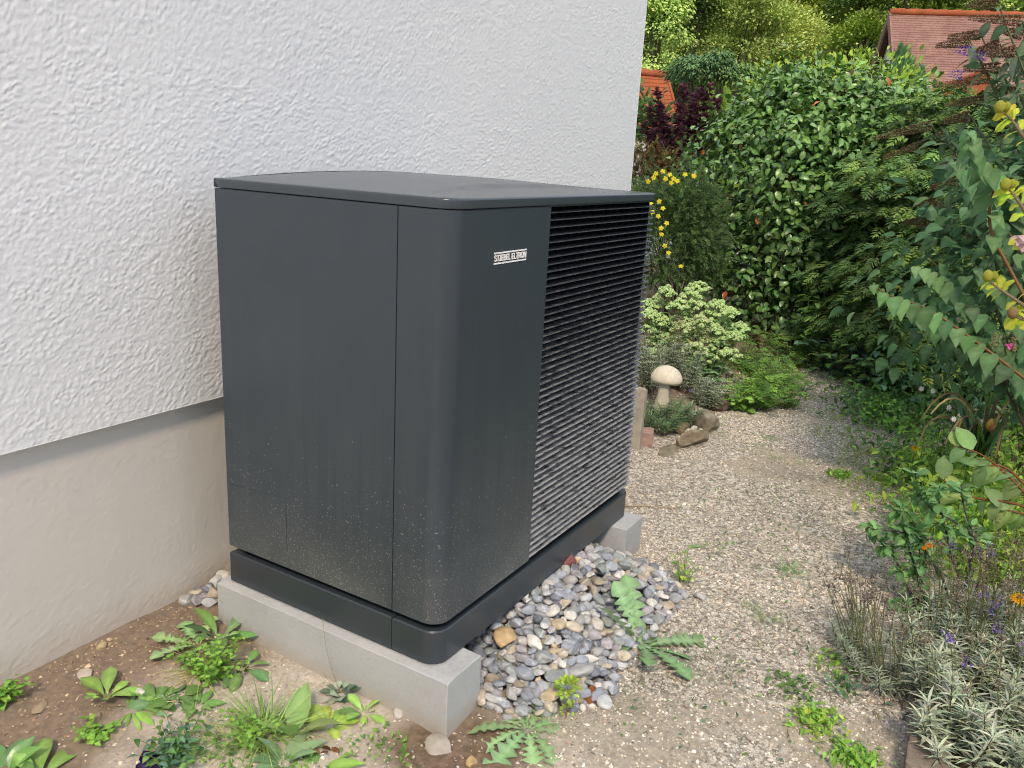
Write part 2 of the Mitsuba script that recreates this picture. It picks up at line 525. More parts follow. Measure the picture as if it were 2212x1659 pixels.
# logo: two bars and the lettering
part(front, 'logo_bar', box(.191, .350, -.0016, .001, 1.0902, 1.0938), 'logo_white', label='upper white bar of the maker sign')
part(front, 'logo_bar', box(.191, .350, -.0016, .001, 1.0640, 1.0676), 'logo_white', label='lower white bar of the maker sign')
m = meshkit.text_mesh('STIEBEL ELTRON', .0150, .0016, bold=True)
m.apply_scale([1, 1, 1])
bw = m.bounds[1][0] - m.bounds[0][0]
m.vertices[:, 0] = (m.vertices[:, 0] - m.bounds[0][0]) * (.157 / bw)
R = np.array([[1, 0, 0], [0, 0, -1], [0, 1, 0]], float)
m.vertices = m.vertices @ R.T + [.192, -.0002, 1.0718]
part(front, 'lettering', tm(m), 'logo_white', label='white lettering STIEBEL ELTRON')


# ------------------------------------------------------------------ concrete strips
def strip(x0, x1, y0, y1, ch, label):
    z0, z1 = -.5, -.0005
    prof = A([[x0, z0], [x1, z0], [x1, z1 - .003], [x1 - .003, z1], [x0 + ch * .75, z1], [x0 + .004, z1 - ch * .10], [x0, z1 - ch * .16]])
    n = len(prof)
    ysub = np.r_[y0, y0 + .003, np.linspace(y0 + .02, y1 - .02, 30), y1 - .003, y1]
    V = []
    for k, y in enumerate(ysub):
        p = prof.copy()
        if k in (0, len(ysub) - 1):
            p = p + (A([(x0 + x1) / 2, -.1]) - p) * [.02, .02]
        V.append(np.c_[p[:, 0], np.full(n, y), p[:, 1]])
    V = np.vstack(V)
    V[:, :] += (meshkit.fbm(V * 23, 3, 5) - .5)[:, None] * .0022
    F = []
    for a in range(len(ysub) - 1):
        for c in range(n):
            d = (c + 1) % n
            F += [[a * n + c, a * n + d, (a + 1) * n + d], [a * n + c, (a + 1) * n + d, (a + 1) * n + c]]
    e = (len(ysub) - 1) * n
    for c in range(1, n - 1):
        F += [[0, c + 1, c], [e, e + c, e + c + 1]]
    solo('concrete_strip', label, 'concrete foundation', (V, A(F)), 'concrete')


strip(-.029, .1303, -.058, .830, .034, 'grey concrete strip with chipped edge under the near left side of the heat pump')
strip(1.117, 1.277, -.058, .830, .01, 'pale grey concrete strip under the far end of the heat pump')

# ------------------------------------------------------------------ stones, pebbles, gravel
def ico(sub):
    m = trimesh.creation.icosphere(subdivisions=sub)
    return np.array(m.vertices), np.array(m.faces)


ICO0, ICO1, ICO2 = ico(0), ico(1), ico(2)
OCT = (A([[1, 0, 0], [-1, 0, 0], [0, 1, 0], [0, -1, 0], [0, 0, 1], [0, 0, -1.]]), A([[0, 2, 4], [2, 1, 4], [1, 3, 4], [3, 0, 4], [2, 0, 5], [1, 2, 5], [3, 1, 5], [0, 3, 5]]))


def lump(base, size, seed, rough=.25, freq=1.3, cut=0):
    """a stone: a sphere with noise and, if cut, some faces sliced flat"""
    V, F = base[0].copy(), base[1]
    r0 = np.random.default_rng(seed)
    V = V * (1 + rough * (meshkit.fbm(V * freq + seed * 3.7, 2, seed % 97) - .5) * 2)[:, None]
    for _ in range(cut):
        n = unit(r0.normal(size=3))
        d = V @ n
        lim = r0.uniform(.45, .8)
        V = V - np.where(d > lim, d - lim, 0)[:, None] * n
    return V * A(size), F


def rotm(ax, a):
    ax = unit(ax)
    K = A([[0, -ax[2], ax[1]], [ax[2], 0, -ax[0]], [-ax[1], ax[0], 0]])
    return np.eye(3) + math.sin(a) * K + (1 - math.cos(a)) * K @ K


def scatter(base, pos, size, col, flat=.6, jit=.25):
    """many small stones as one mesh: every corner jittered, turned at random"""
    n, (Vb, Fb) = len(pos), base
    V = np.tile(Vb, (n, 1, 1)) * (1 + rng.normal(0, jit, (n, len(Vb), 1)).clip(-.5, .5))
    a = U(0, 2 * PI, n)
    s = np.stack([U(.7, 1.35, n), U(.65, 1.0, n), U(.8, 1.2, n) * flat], 1) * size[:, None]
    V = V * s[:, None]
    ca, sa = np.cos(a)[:, None], np.sin(a)[:, None]
    x, y = V[..., 0] * ca - V[..., 1] * sa, V[..., 0] * sa + V[..., 1] * ca
    tl = rng.normal(0, .3, (n, 1))
    V = np.stack([x, y, V[..., 2] + tl * x], -1) + pos[:, None]
    F = (Fb[None] + (np.arange(n) * len(Vb))[:, None, None]).reshape(-1, 3)
    return V.reshape(-1, 3), F, np.repeat(col, len(Vb), 0)


GREY = A([[.31, .335, .39], [.39, .41, .445], [.20, .215, .255], [.47, .48, .49], [.33, .365, .425], [.41, .41, .40], [.28, .31, .315], [.37, .355, .385]])
WARM = A([[.48, .43, .34], [.40, .34, .27], [.54, .49, .39], [.33, .29, .23], [.56, .47, .33]])
PALE = A([[.62, .61, .58], [.70, .68, .64], [.55, .57, .59]])
pile_px = [(1012, 1398), (1030, 1480), (1040, 1535), (1110, 1560), (1190, 1545), (1290, 1520), (1345, 1448), (1408, 1372), (1462, 1316), (1474, 1286), (1424, 1236), (1385, 1205)]
pp = [on(*p)[:2] for p in pile_px]
pile = Polygon([(.138, .12), (.138, -.02)] + [tuple(p) for p in pp[1:-1]] + [(1.112, -.03), (1.112, .12)]).buffer(0)
outer = Polygon([tuple(p) for p in pp[1:-1]] + [(1.2, .8), (-.1, .8)]).buffer(0)


def pile_z(x, y):
    d = np.array([outer.exterior.distance(Point(a, b)) if outer.contains(Point(a, b)) else 0. for a, b in zip(np.atleast_1d(x), np.atleast_1d(y))])
    g = gsurf(np.atleast_1d(x), np.atleast_1d(y))
    top = -.012 + 0 * d
    return np.minimum(g + .012 + .50 * d, top)


# a bed of small stones under the pile, one mesh, then every stone that shows
c = U(0, 1, (4200, 2)) * [1.35, .75] + [.13, -.55]
c = A([q for q in c if pile.contains(Point(q))])
z = pile_z(c[:, 0], c[:, 1])
cols = np.vstack([GREY, GREY, WARM, PALE, GREY])[rng.integers(0, 32, len(c))] * U(.75, 1.1, (len(c), 1))
fill = scatter(ICO1, np.c_[c, z - .012 + U(-.006, .004, len(c))], U(.008, .019, len(c)), cols, .72, .07)
pk = thing('pebble_bed', 'small river stones filling the bottom of the pebble pile by the heat pump', 'pebbles', kind='stuff')
put(pk, fill, STONE, True)

KIND = [('grey', GREY, .74), ('tan', WARM, .14), ('whitish', PALE, .12)]
placed = []


def pebble(p, size, kind, seed, name='pebble', label=None, group=None, cut=None, rough=.2, colour=None, spin=None, base=ICO2):
    V, F = lump(base, size, seed, rough, 1.2, rng.integers(0, 3) if cut is None else cut)
    R = rotm(rng.normal(size=3), U(-.55, .55)) @ rotm([0, 0, 1], U(0, 2 * PI) if spin is None else spin)
    V = V @ R.T + p
    col = KIND[kind][1][rng.integers(len(KIND[kind][1]))] * U(.85, 1.12) if colour is None else A(colour)
    vein = meshkit.fbm(V * 60 + seed, 4, seed % 50)
    streak = meshkit.fbm((V - p) @ rotm(rng.normal(size=3), 2.0).T * [30, 160, 60] + seed, 2, seed % 41)
    C = col * (.45 + .62 * vein + .48 * streak)[:, None]
    band = (np.abs(((V - p) @ unit(rng.normal(size=3))) / max(size) - U(-.4, .4) + .25 * (vein - .5)) < .09) & (U() < .45)
    C = np.where(band[:, None], C * .4 + .38, C)
    if label is None:
        tone = KIND[kind][0] if kind != 0 else ('dark grey' if col.mean() < .27 else 'light grey' if col.mean() > .39 else 'blue grey' if col[2] > col[0] * 1.15 else 'plain grey')
        big = 'large' if max(size) > .036 else 'small' if max(size) < .024 else 'middling'
        row = 'under the base panel' if p[1] > -.075 else 'halfway down' if p[1] > -.20 else 'at the outer rim'
        col_ = 'by the near strip' if p[0] < .36 else 'nearer the near strip' if p[0] < .58 else 'nearer the far strip' if p[0] < .82 else 'by the far strip'
        flat = ' flattish' if size[2] < .55 * size[1] else ' angular' if rough > .33 else ''
        label = f'{big} {tone}{flat} pebble {row} {col_}'
    solo(name, label, 'pebble', (V, F, C.clip(0, .8)), STONE, True, group or 'river pebbles in the pile')


def try_place(x, y, r, k=.74):
    for (a, b, s) in placed:
        if (a - x) ** 2 + (b - y) ** 2 < (k * (r + s)) ** 2:
            return False
    placed.append((x, y, r))
    return True


# the few stones that stand out, then the rest from large to small
p0 = on(1092, 1402, .05)
p0[2] = pile_z(p0[0], p0[1])[0] + .014
placed.append((p0[0], p0[1], .042))
pebble(p0, (.050, .040, .016), 1, 5, 'flat_stone', 'large flat ochre stone with a crack across it lying on the pebble pile', 'ochre stone', 1, .15, (.50, .37, .21), .4, ICO2)
p0 = on(1222, 1262, .06)
p0[2] = pile_z(p0[0], p0[1])[0] + .012
placed.append((p0[0], p0[1], .034))
pebble(p0, (.043, .024, .022), 1, 9, 'pebble', 'single dark red pebble with pale veins in the pile', 'red pebble', 2, .25, (.21, .095, .085), -.5, ICO2)
count = 0
for r, tries in ((.029, 24), (.0245, 90), (.0215, 330), (.0185, 1200), (.0155, 3400), (.013, 2600)):
    for q in U(0, 1, (tries, 2)) * [1.35, .70] + [.13, -.58]:
        if count >= 292 or not pile.contains(Point(q)) or q[1] > .055:
            continue
        r1 = r * U(.9, 1.12)
        if not try_place(q[0], q[1], r1):
            continue
        zz = pile_z(q[0], q[1])[0]
        kd = int(np.searchsorted(np.cumsum([k[2] for k in KIND]), U()))
        pebble(A([q[0], q[1], zz + r1 * .28]), (r1 * U(1.0, 1.45), r1 * U(.72, 1.0), r1 * U(.45, .85)), min(kd, 2), int(rng.integers(1e6)), rough=U(.2, .5), cut=int(rng.integers(0, 5)))
        count += 1
# pebbles between the strip and the house wall
for k, (px, py) in enumerate(((404, 1296), (420, 1287), (436, 1279), (452, 1268), (468, 1257), (484, 1247), (441, 1293), (461, 1281), (478, 1268), (426, 1299), (452, 1299), (472, 1290), (486, 1281), (492, 1262))):
    q = on(px, py, .012 + .02 * (px > 440) * (py < 1285))
    q[1] = min(q[1], 1.005)
    r1 = U(.019, .028)
    tone = ('grey', 'ochre', 'white')[k % 3]
    pebble(q, (r1 * 1.25, r1, r1 * .8), (0, 1, 2)[k % 3] if k % 2 else 0, int(rng.integers(1e6)), cut=4, rough=.35,
           label=(f'{tone} stone between the concrete strip and the plinth, ' + ('left half' if k in (0, 1, 2, 6, 9) else 'right half')), group='stones by the house plinth')
# stray pebbles on the path
for px, py, r1, kd in ((1478, 1287, .020, 0), (1322, 1488, .018, 0), (1400, 1425, .017, 0), (1512, 1288, .022, 0), (1305, 1515, .024, 2), (1340, 1440, .014, 2)):
    p = on(px, py, .006)
    pebble(p, (r1 * 1.3, r1, r1 * .7), kd, int(rng.integers(1e6)), label={1478: 'lone grey pebble on the gravel right of the pile', 1322: 'grey pebble at the near rim of the pile by the lime green tuft', 1400: 'blue grey pebble under the tall dandelion', 1512: 'second lone grey pebble on the gravel right of the pile', 1305: 'whitish angular stone beside the rust brown dead leaf', 1340: 'whitish pebble on the gravel just off the pile'}[px], group='stray pebbles on the path')

# gravel: real grains, thick near the camera and thinner with distance
pump = sbox(-.03, -.06, 1.28, .84)


def gravel(n, x0, x1, y0, y1, s0, s1, keep):
    x, y = U(x0, x1, n), U(y0, y1, n)
    ok = ~((x > -.03) & (x < 1.28) & (y > -.055)) & (y < 1.03)
    ok &= U(0, 1, n) < keep(x, y)
    x, y = x[ok], y[ok]
    return x, y, U(s0, s1, len(x)) * U(.7, 1.2, len(x))


def wob(x, y, f, s):
    return meshkit.fbm(np.stack([x * f, y * f, x * 0 + s], -1), 3, 7)


def keep_path(x, y):
    k = sstep(-.2, .25, x) * sstep(-1.22, -1.05, y) * (1 - sstep(.34, .46, y) * (x > 2.3))
    k = np.maximum(k, .32 * (x < .15)) * (.35 + .9 * sstep(.62, .45, wob(x, y, 1.9, 1.0)))
    return np.minimum(k, 1) * sstep(5.4, 4.6, x)


parts_ = [gravel(52000, -.9, 1.8, -1.2, 1.02, .0022, .0052, keep_path), gravel(52000, 1.2, 4.0, -1.2, .5, .003, .0062, keep_path), gravel(16000, 3.5, 5.4, -1.2, .5, .005, .008, keep_path),
          gravel(3000, -.9, 3.2, -1.2, 1.02, .006, .009, lambda x, y: np.maximum(keep_path(x, y), .5))]
x, y, s = (np.concatenate(v) for v in zip(*parts_))
pal = A([1.62, 1.59, 1.52]) * A([[.30, .28, .25], [.42, .395, .35], [.22, .205, .185], [.54, .51, .465], [.34, .30, .25], [.13, .125, .12], [.58, .56, .52], [.36, .27, .21], [.28, .28, .29]])
col = pal[rng.choice(9, len(x), p=[.2, .2, .15, .13, .1, .06, .06, .04, .06])] * U(.8, 1.15, (len(x), 1))
brown = (sstep(.5, .72, y + .5 * (wob(x, y, 3, 5) - .5)) * sstep(.35, 0, x))[:, None]
col = col * (1 - brown * A([.25, .38, .5]))
gk = thing('gravel', 'fine grey and beige gravel grains strewn over the garden path', 'gravel', kind='stuff')
put(gk, scatter(OCT, np.c_[x, y, gsurf(x, y) + s * .15], s, col, .62), STONE)

# single larger stones on the soil
for name, px, py, size, colr, label in (
        ('flat_stone', 946, 1612, (.050, .036, .012), (.42, .38, .33), 'flat pale stone on the soil before the near corner of the concrete strip'),
        ('stone', 863, 1541, (.020, .016, .011), (.52, .50, .47), 'whitish angular stone against the foot of the near concrete strip'),
        ('stone', 1019, 1646, (.020, .015, .012), (.52, .38, .19), 'yellow stone at the bottom edge of the picture near the big dandelion'),
        ('flat_stone', 186, 1456, (.036, .020, .008), (.52, .47, .41), 'flat whitish stone on the brown soil under the house wall'),
        ('stone', 218, 1396, (.017, .016, .012), (.44, .37, .22), 'small ochre stone at the foot of the house plinth'),
        ('stone', 300, 1492, (.020, .011, .007), (.62, .60, .55), 'white oblong stone on the soil left of the weeds'),
        ('stone', 270, 1497, (.022, .013, .007), (.42, .37, .29), 'beige oblong stone on the brown soil'),
        ('stone', 85, 1530, (.030, .016, .007), (.36, .30, .21), 'flat brownish stone by the plinth at the left'),
        ('stone', 205, 1555, (.030, .014, .008), (.33, .27, .20), 'long brown stone above the left weed rosette'),
        ('stone', 345, 1300, (.022, .018, .012), (.42, .40, .36), 'grey stone half buried beside the plinth near the pebbles'),
        ('stone', 700, 1635, (.018, .012, .008), (.40, .40, .40), 'grey pebble by the dead red leaves at the bottom'),
        ('stone', 1438, 1131, (.024, .018, .012), (.46, .44, .40), 'pale stone on the gravel path right of the far strip'),
        ('stone', 1488, 1106, (.016, .013, .010), (.55, .53, .50), 'white stone on the path near the dry stick'),
        ('stone', 1930, 1370, (.018, .014, .010), (.42, .41, .40), 'oval grey stone at the foot of the lavender')):
    p = on(px, py, size[2] * .35)
    V, F = lump(ICO2, size, int(rng.integers(1e6)), .28, 1.6, 3)
    V = V @ rotm([0, 0, 1], U(0, 6)).T + p
    C = A(colr) * (.75 + .5 * meshkit.fbm(V * 60, 3, 3))[:, None]
    solo(name, label, 'stone', (V, F, C), STONE, True)


# ------------------------------------------------------------------ leaves and plants
def leaf(w, n=4, fold=.35, droop=.25, vein=.25, wave=0.0):
    """a leaf along +x, length 1: w(t) is its half width; (vertices, faces, vein factor)"""
    t = np.linspace(0, 1, n + 1)
    h = np.array([max(w(a), .004) for a in t])
    z = -droop * t ** 2 + wave * np.sin(t * 9)
    V = np.stack([np.c_[t, h, z + fold * h], np.c_[t, 0 * t, z], np.c_[t, -h, z + fold * h]], 1).reshape(-1, 3)
    F = []
    for k in range(n):
        a, b_ = 3 * k, 3 * k + 3
        F += [[a, a + 1, b_ + 1], [a, b_ + 1, b_], [a + 1, a + 2, b_ + 2], [a + 1, b_ + 2, b_ + 1]]
    vf = np.tile([1, 1 + vein, 1.], n + 1)
    return V, A(F), vf


def ov(wm, p=1.0, q=1.0):
    return lambda t: wm * (t ** p) * ((1 - t) ** q) * ((p + q) ** (p + q) / (p ** p * q ** q))


def saw(wm, k, depth, base=.25, tip=.85):
    def f(t):
        env = wm * min(1, base + t * 1.1) * min(1, (1 - t) * 3.2) ** .7
        ph = (t * k) % 1.0
        return env * (1 - depth * (1 - ph) ** .8 * (t < tip)) if t < 1 else 0
    return f


OVATE = leaf(ov(.26, .75, .9), 4)
OVAT2 = leaf(ov(.26, .8, .9), 2)
GLOSSY = leaf(ov(.27, .7, .65), 4, .4, .25, .35)
ROUND = leaf(ov(.40, .6, .5), 3, .2, .2)
ROUN2 = leaf(ov(.42, .6, .5), 2, .2, .2)
HEART = leaf(lambda t: .40 * max(1e-3, math.sin(PI * min(1, t * .93 + .07) ** .72)) ** .75 * (1 - .35 * t ** 3), 7, .25, .40, .25)
LANCE = leaf(ov(.13, .8, 1.0), 4, .3, .4)
SPATH = leaf(ov(.20, 1.5, .6), 6, .3, .45, .5)


def dandelion_leaf(seed):
    r0 = np.random.default_rng(seed)
    cut = np.cumsum(r0.uniform(.07, .17, 7))
    cut = np.r_[.10, .10 + cut[cut < .72]]
    dep, wd = r0.uniform(.62, .92, 12), r0.uniform(.75, 1.2, 12)

    def f(t):
        if t >= 1:
            return 0
        k_ = int(np.searchsorted(cut, t))
        lo, hi_ = (cut[k_ - 1] if k_ else 0), (cut[k_] if k_ < len(cut) else 1.0)
        ph = (t - lo) / (hi_ - lo)
        env = .22 * min(1, .12 + t * 1.5)
        if k_ == 0:
            return .016
        if k_ == len(cut):
            return env * .85 * (1 - ph ** 2.2) ** .8 * min(1, .35 + 4 * ph)
        return max(.02, env * wd[k_] * (1 - dep[k_] * abs(ph - .35) / .65 * 1.15))
    return leaf(f, 34, .2, .12, .6, .008)


DANDS = [dandelion_leaf(s_) for s_ in (3, 8, 14, 21)]
DAND = DANDS[0]
LOBED = leaf(saw(.34, 3.0, .6, .5, .7), 8, .2, .3, .3)
FERN = leaf(saw(.24, 6.0, .78, .6, .97), 12, .1, .35, .1)


def spray(n, L, w, ang, taper=.75):
    """a flat twig: narrow leaflets in pairs along its axis"""
    V, F = [], []
    for k_ in range(2 * n + 1):
        if k_ == 2 * n:
            t, a_, l_ = .55, 0.0, .45
        else:
            t = .08 + .80 * (k_ // 2) / n
            a_, l_ = ang * (1 if k_ % 2 else -1), L * (1 - taper * t ** 1.5)
        c_, s_ = math.cos(a_), math.sin(a_)
        o = len(V)
        z_ = -.22 * t * t
        for u_, v_ in ((0, 0), (.5, w), (1, 0), (.5, -w)):
            V.append([t + l_ * (u_ * c_ - v_ * s_), l_ * (u_ * s_ + v_ * c_), z_ - .08 * u_ * l_ + .04 * (k_ % 3)])
        F += [[o, o + 1, o + 2], [o, o + 2, o + 3]]
    V += [[0, .012, 0], [0, -.012, 0], [.95, 0, -.2]]
    F.append([len(V) - 3, len(V) - 2, len(V) - 1])
    return A(V), A(F), np.ones(len(V))


SPRAY = spray(6, .42, .13, .75)
CUT = spray(3, .60, .16, .95, .4)
TWIG = spray(6, .34, .17, .9, .6)
NEEDLE = (A([[0, .045, 0], [0, -.045, 0], [1, 0, -.1], [.5, 0.05, 0.02], [.5, -.05, 0.02]]), A([[0, 1, 4], [0, 4, 3], [3, 4, 2]]), np.ones(5))
QUAD = (A([[0, 0, 0], [.45, .36, .10], [1, 0, -.12], [.5, -.36, .10]]), A([[0, 1, 2], [0, 2, 3]]), np.ones(4))
BLADE = leaf(lambda t: .018 * (1 - t) ** .6 + .003, 4, .6, .55, .1)


def place(L, pos, d, up, size, col, wid=1.0, bend=0.0):
    pos, n = np.atleast_2d(pos), len(np.atleast_2d(pos))
    x = unit(np.broadcast_to(d, (n, 3)))
    up = np.broadcast_to(up, (n, 3))
    z = unit(up - (up * x).sum(1, keepdims=True) * x + 1e-6)
    y = np.cross(z, x)
    Vb = np.broadcast_to(L[0], (n,) + L[0].shape).copy()
    bend = np.broadcast_to(bend, (n,))
    Vb[..., 2] -= bend[:, None] * Vb[..., 0] ** 2
    wid = np.broadcast_to(wid, (n,))
    size = np.broadcast_to(size, (n,))
    V = pos[:, None] + size[:, None, None] * (Vb[..., 0:1] * x[:, None] + (Vb[..., 1:2] * wid[:, None, None]) * y[:, None] + Vb[..., 2:3] * z[:, None])
    F = (L[1][None] + (np.arange(n) * len(L[0]))[:, None, None]).reshape(-1, 3)
    C = np.broadcast_to(col, (n, 3))[:, None] * L[2][None, :, None]
    V = V.reshape(-1, 3)
    if len(L[0]) > 9:                                               # big leaves are blotched and dusty
        m = meshkit.fbm(V * 70, 2, 4)
        C = C.reshape(-1, 3) * (.72 + .56 * m)[:, None] + (.05 * sstep(.58, .75, meshkit.noise(V * 160 + 5)))[:, None]
    return V, F, C.reshape(-1, 3).clip(0, .9)


def pick(pal, n, j=.16):
    pal = A(pal, float)
    pal = np.where(((pal[:, 1] >= pal[:, 0]) & (pal[:, 1] > pal[:, 2] * .9) & (pal[:, 1] < .5))[:, None], pal * 1.4 * np.c_[np.full(len(pal), 1.75), np.full(len(pal), 1.62), np.where(pal[:, 2] < .45 * pal[:, 1], 2.1, np.where(pal[:, 2] < .7 * pal[:, 1], 1.6, 1.45))], pal)
    c = pal[rng.integers(0, len(pal), n)]
    return c * rng.normal(1, j, (n, 1)).clip(.5, 1.6) * rng.normal(1, .05, (n, 3))


def dirs(n, up=0.0):
    d = rng.normal(size=(n, 3))
    d[:, 2] += up
    return unit(d)


def foliage(key, L, pos, d, up, size, col, m=LEAF, wid=1.0, bend=0.0, nparts=0, name='leaf', smooth=True):
    """the nearest leaves as parts of their own, the rest joined"""
    n = len(pos)
    size, wid, bend = (np.broadcast_to(v, (n,)) for v in (size, wid, bend))
    up, d, col = (np.broadcast_to(v, (n, 3)) for v in (up, d, col))
    o = np.argsort(np.linalg.norm(pos - CAM, axis=1) - 3 * size)
    for k in o[:nparts]:
        part(key, name, place(L, pos[k:k + 1], d[k:k + 1], up[k:k + 1], size[k:k + 1], col[k:k + 1], wid[k:k + 1], bend[k:k + 1]), m, smooth)
    o = o[nparts:]
    if len(o):
        part(key, 'foliage', place(L, pos[o], d[o], up[o], size[o], col[o], wid[o], bend[o]), m, smooth, kind='stuff')


G_DARK = [(.022, .055, .016), (.030, .070, .020), (.040, .085, .022)]
G_MID = [(.06, .13, .025), (.075, .15, .03), (.05, .11, .03)]
G_FRESH = [(.10, .20, .03), (.12, .23, .035), (.085, .175, .03)]
G_LIME = [(.15, .235, .03), (.18, .25, .035), (.13, .215, .03)]
G_GREY = [(.16, .21, .17), (.20, .245, .21), (.13, .18, .14)]
G_BLUE = [(.045, .10, .065), (.06, .125, .075), (.035, .08, .055)]
BROWN = [(.20, .115, .06), (.26, .16, .09), (.15, .085, .05)]


def rosette(label, cat_, p, n, L, shape, pal, tilt=(.1, .6), wid=1.0, bend=(0, .3), name='weed', az=None, group=None, m=SHEEN, r0=.01, key=None, petiole=.0):
    k = key or thing(name, label, cat_, group)
    for a in range(n):
        th = (a + U(-.3, .3)) * 2 * PI / n if az is None else az[a]
        tl = U(*tilt)
        d = A([math.cos(th) * math.cos(tl), math.sin(th) * math.cos(tl), math.sin(tl)])
        ln = L * U(.7, 1.15)
        q = p + A([math.cos(th), math.sin(th), 0]) * r0
        if petiole:
            e = q + d * petiole * ln
            part(k, 'stalk', tube([q, e], [.0022, .0016], 4, A(pal[0]) * 1.3), LEAF, True)
            q = e
        sh_ = DANDS[int(rng.integers(4))] if shape is DAND else shape
        part(k, 'leaf', place(sh_, q[None], d, unit(A([0, 0, 1]) + .35 * dirs(1)[0]), ln, pick(pal, 1, .14) * .72, wid * U(.85, 1.15), U(*bend)), m, True)
    return k


def stems(key, p, n, h, spread, L, shape, pal, per=9, stem=(.08, .13, .04), up=.35, size_taper=.5, m=LEAF, r=.003, wid=1.0, bend=.2, base=.15, name='stem', lean=None, nparts=0):
    """upright leafy stems; the leaves stand round each stem"""
    P_, D_, S_ = [], [], []
    tips = []
    for _ in range(n):
        a, s = U(0, 2 * PI), spread * math.sqrt(U(0, 1))
        b0 = p + A([math.cos(a), math.sin(a), 0]) * s * .4
        b0[2] = float(gsurf([b0[0]], [b0[1]])[0]) if lean is None else b0[2]
        e = b0 + A([math.cos(a) * s, math.sin(a) * s, h * U(.7, 1.1)]) + (0 if lean is None else A(lean))
        c = bez(b0, (b0 + e) / 2 + A([-math.cos(a), -math.sin(a), 1]) * s * .25, e, 7)
        part(key, name, tube(c, np.linspace(r, r * .5, 7), 4, stem), BARK, True)
        tips.append(e)
        t = np.linspace(base, 1, per)
        ph = U(0, 6)
        for q, tt in enumerate(t):
            f = tt * 6
            i0 = min(int(f), 5)
            pos = c[i0] + (c[i0 + 1] - c[i0]) * (f - i0)
            th = ph + q * 2.4
            P_.append(pos)
            D_.append([math.cos(th), math.sin(th), up + U(-.2, .3)])
            S_.append(L * (1 - size_taper * tt) * U(.75, 1.15))
    P_, D_, S_ = A(P_), unit(D_), A(S_)
    foliage(key, shape, P_, D_, unit(A([0, 0, 1.]) + .5 * dirs(len(P_))), S_, pick(pal, len(P_)), m, wid, bend, nparts)
    return tips


def tuft(label, p, n, h, spread, pal, name='grass_tuft', group=None, w=1.0, key=None):
    a = U(0, 2 * PI, n)
    tl = U(.25, 1.35, n)
    d = np.stack([np.cos(a) * np.cos(tl), np.sin(a) * np.cos(tl), np.sin(tl)], 1)
    r_ = spread * np.sqrt(U(0, 1, n))[:, None]
    pos = p + np.stack([np.cos(a), np.sin(a), a * 0], 1) * r_ * .5
    mesh = place(BLADE, pos, d, unit(A([0, 0, 1]) + .3 * dirs(n)), h * U(.5, 1.1, n), pick(pal, n), w, U(0, .6, n))
    if key:
        return part(key, 'grass_blades', mesh, LEAF, True, kind='stuff')
    return solo(name, label, 'grass', mesh, LEAF, True, group)


def carpet(label, pts, h, n, L, shape, pal, name, cat_='ground cover', m=LEAF, rad=.1):
    """low leaves that nobody could count"""
    pts = A(pts)
    i_ = rng.integers(0, len(pts), n)
    q = pts[i_][:, :2] + rng.normal(0, rad, (n, 2))
    z_ = gsurf(q[:, 0], q[:, 1]) + h * U(0, 1, n) ** 1.4
    d = dirs(n, .5)
    return solo(name, label, cat_, place(shape, np.c_[q, z_], d, unit(A([0, 0, 1]) + .6 * dirs(n)), L * U(.6, 1.2, n), pick(pal, n), 1, .2), m, True, kind='stuff')


def crown_pts(c, rad, nclump, per, cl, lo=.55, flat=None, up=.25):
    """leaf places in clumps spread through an uneven crown; returns places and outward directions"""
    c, rad = A(c, float), A(rad, float)
    d = dirs(nclump)
    d[:, 2] = np.where(d[:, 2] < -.6, -d[:, 2], d[:, 2])
    r_ = U(lo ** 2, 1, nclump) ** .5 * (.78 + .44 * meshkit.noise(d * 2.3 + c, 5))
    cc = c + d * r_[:, None] * rad
    i_ = np.repeat(np.arange(nclump), per)
    o = rng.normal(size=(len(i_), 3)) * cl
    if flat:
        o[:, 2] *= flat
    P_ = cc[i_] + o
    out = unit(.6 * d[i_] + 1.0 * unit(o) + A([0, 0, up]) + .5 * dirs(len(i_)))
    return P_, out, cc, i_


def limbs(key, base, cc, n, r, col=(.10, .075, .055), fork=.35, name='trunk'):
    sel = cc[rng.permutation(len(cc))[:n]]
    mid = A(base) + (sel.mean(0) - A(base)) * fork
    ms = [tube(curve(base, mid, 0, 5, r * .3), np.linspace(r, r * .75, 5), 7, col)]
    for e in sel:
        ms.append(tube(bez(mid - (mid - A(base)) * U(0, .5), mid * .4 + e * .6 + A([0, 0, .1 * np.linalg.norm(e - mid)]), e, 6), np.linspace(r * .5, r * .08, 6), 5, col))
    part(key, name, cat(ms), BARK, True)


def spike(p0, p1, r0, r1, n, size, pal, shape=QUAD):
    t = U(0, 1, n)
    a = unit(A(p1) - A(p0))
    o = dirs(n)
    o = unit(o - (o @ a)[:, None] * a)
    pos = A(p0) + t[:, None] * (A(p1) - A(p0)) + o * (r0 + (r1 - r0) * t)[:, None] * .5
    return place(shape, pos, unit(o + .5 * a), unit(dirs(n)), size * U(.6, 1.2, n) * (1 - .45 * t), pick(pal, n, .22))

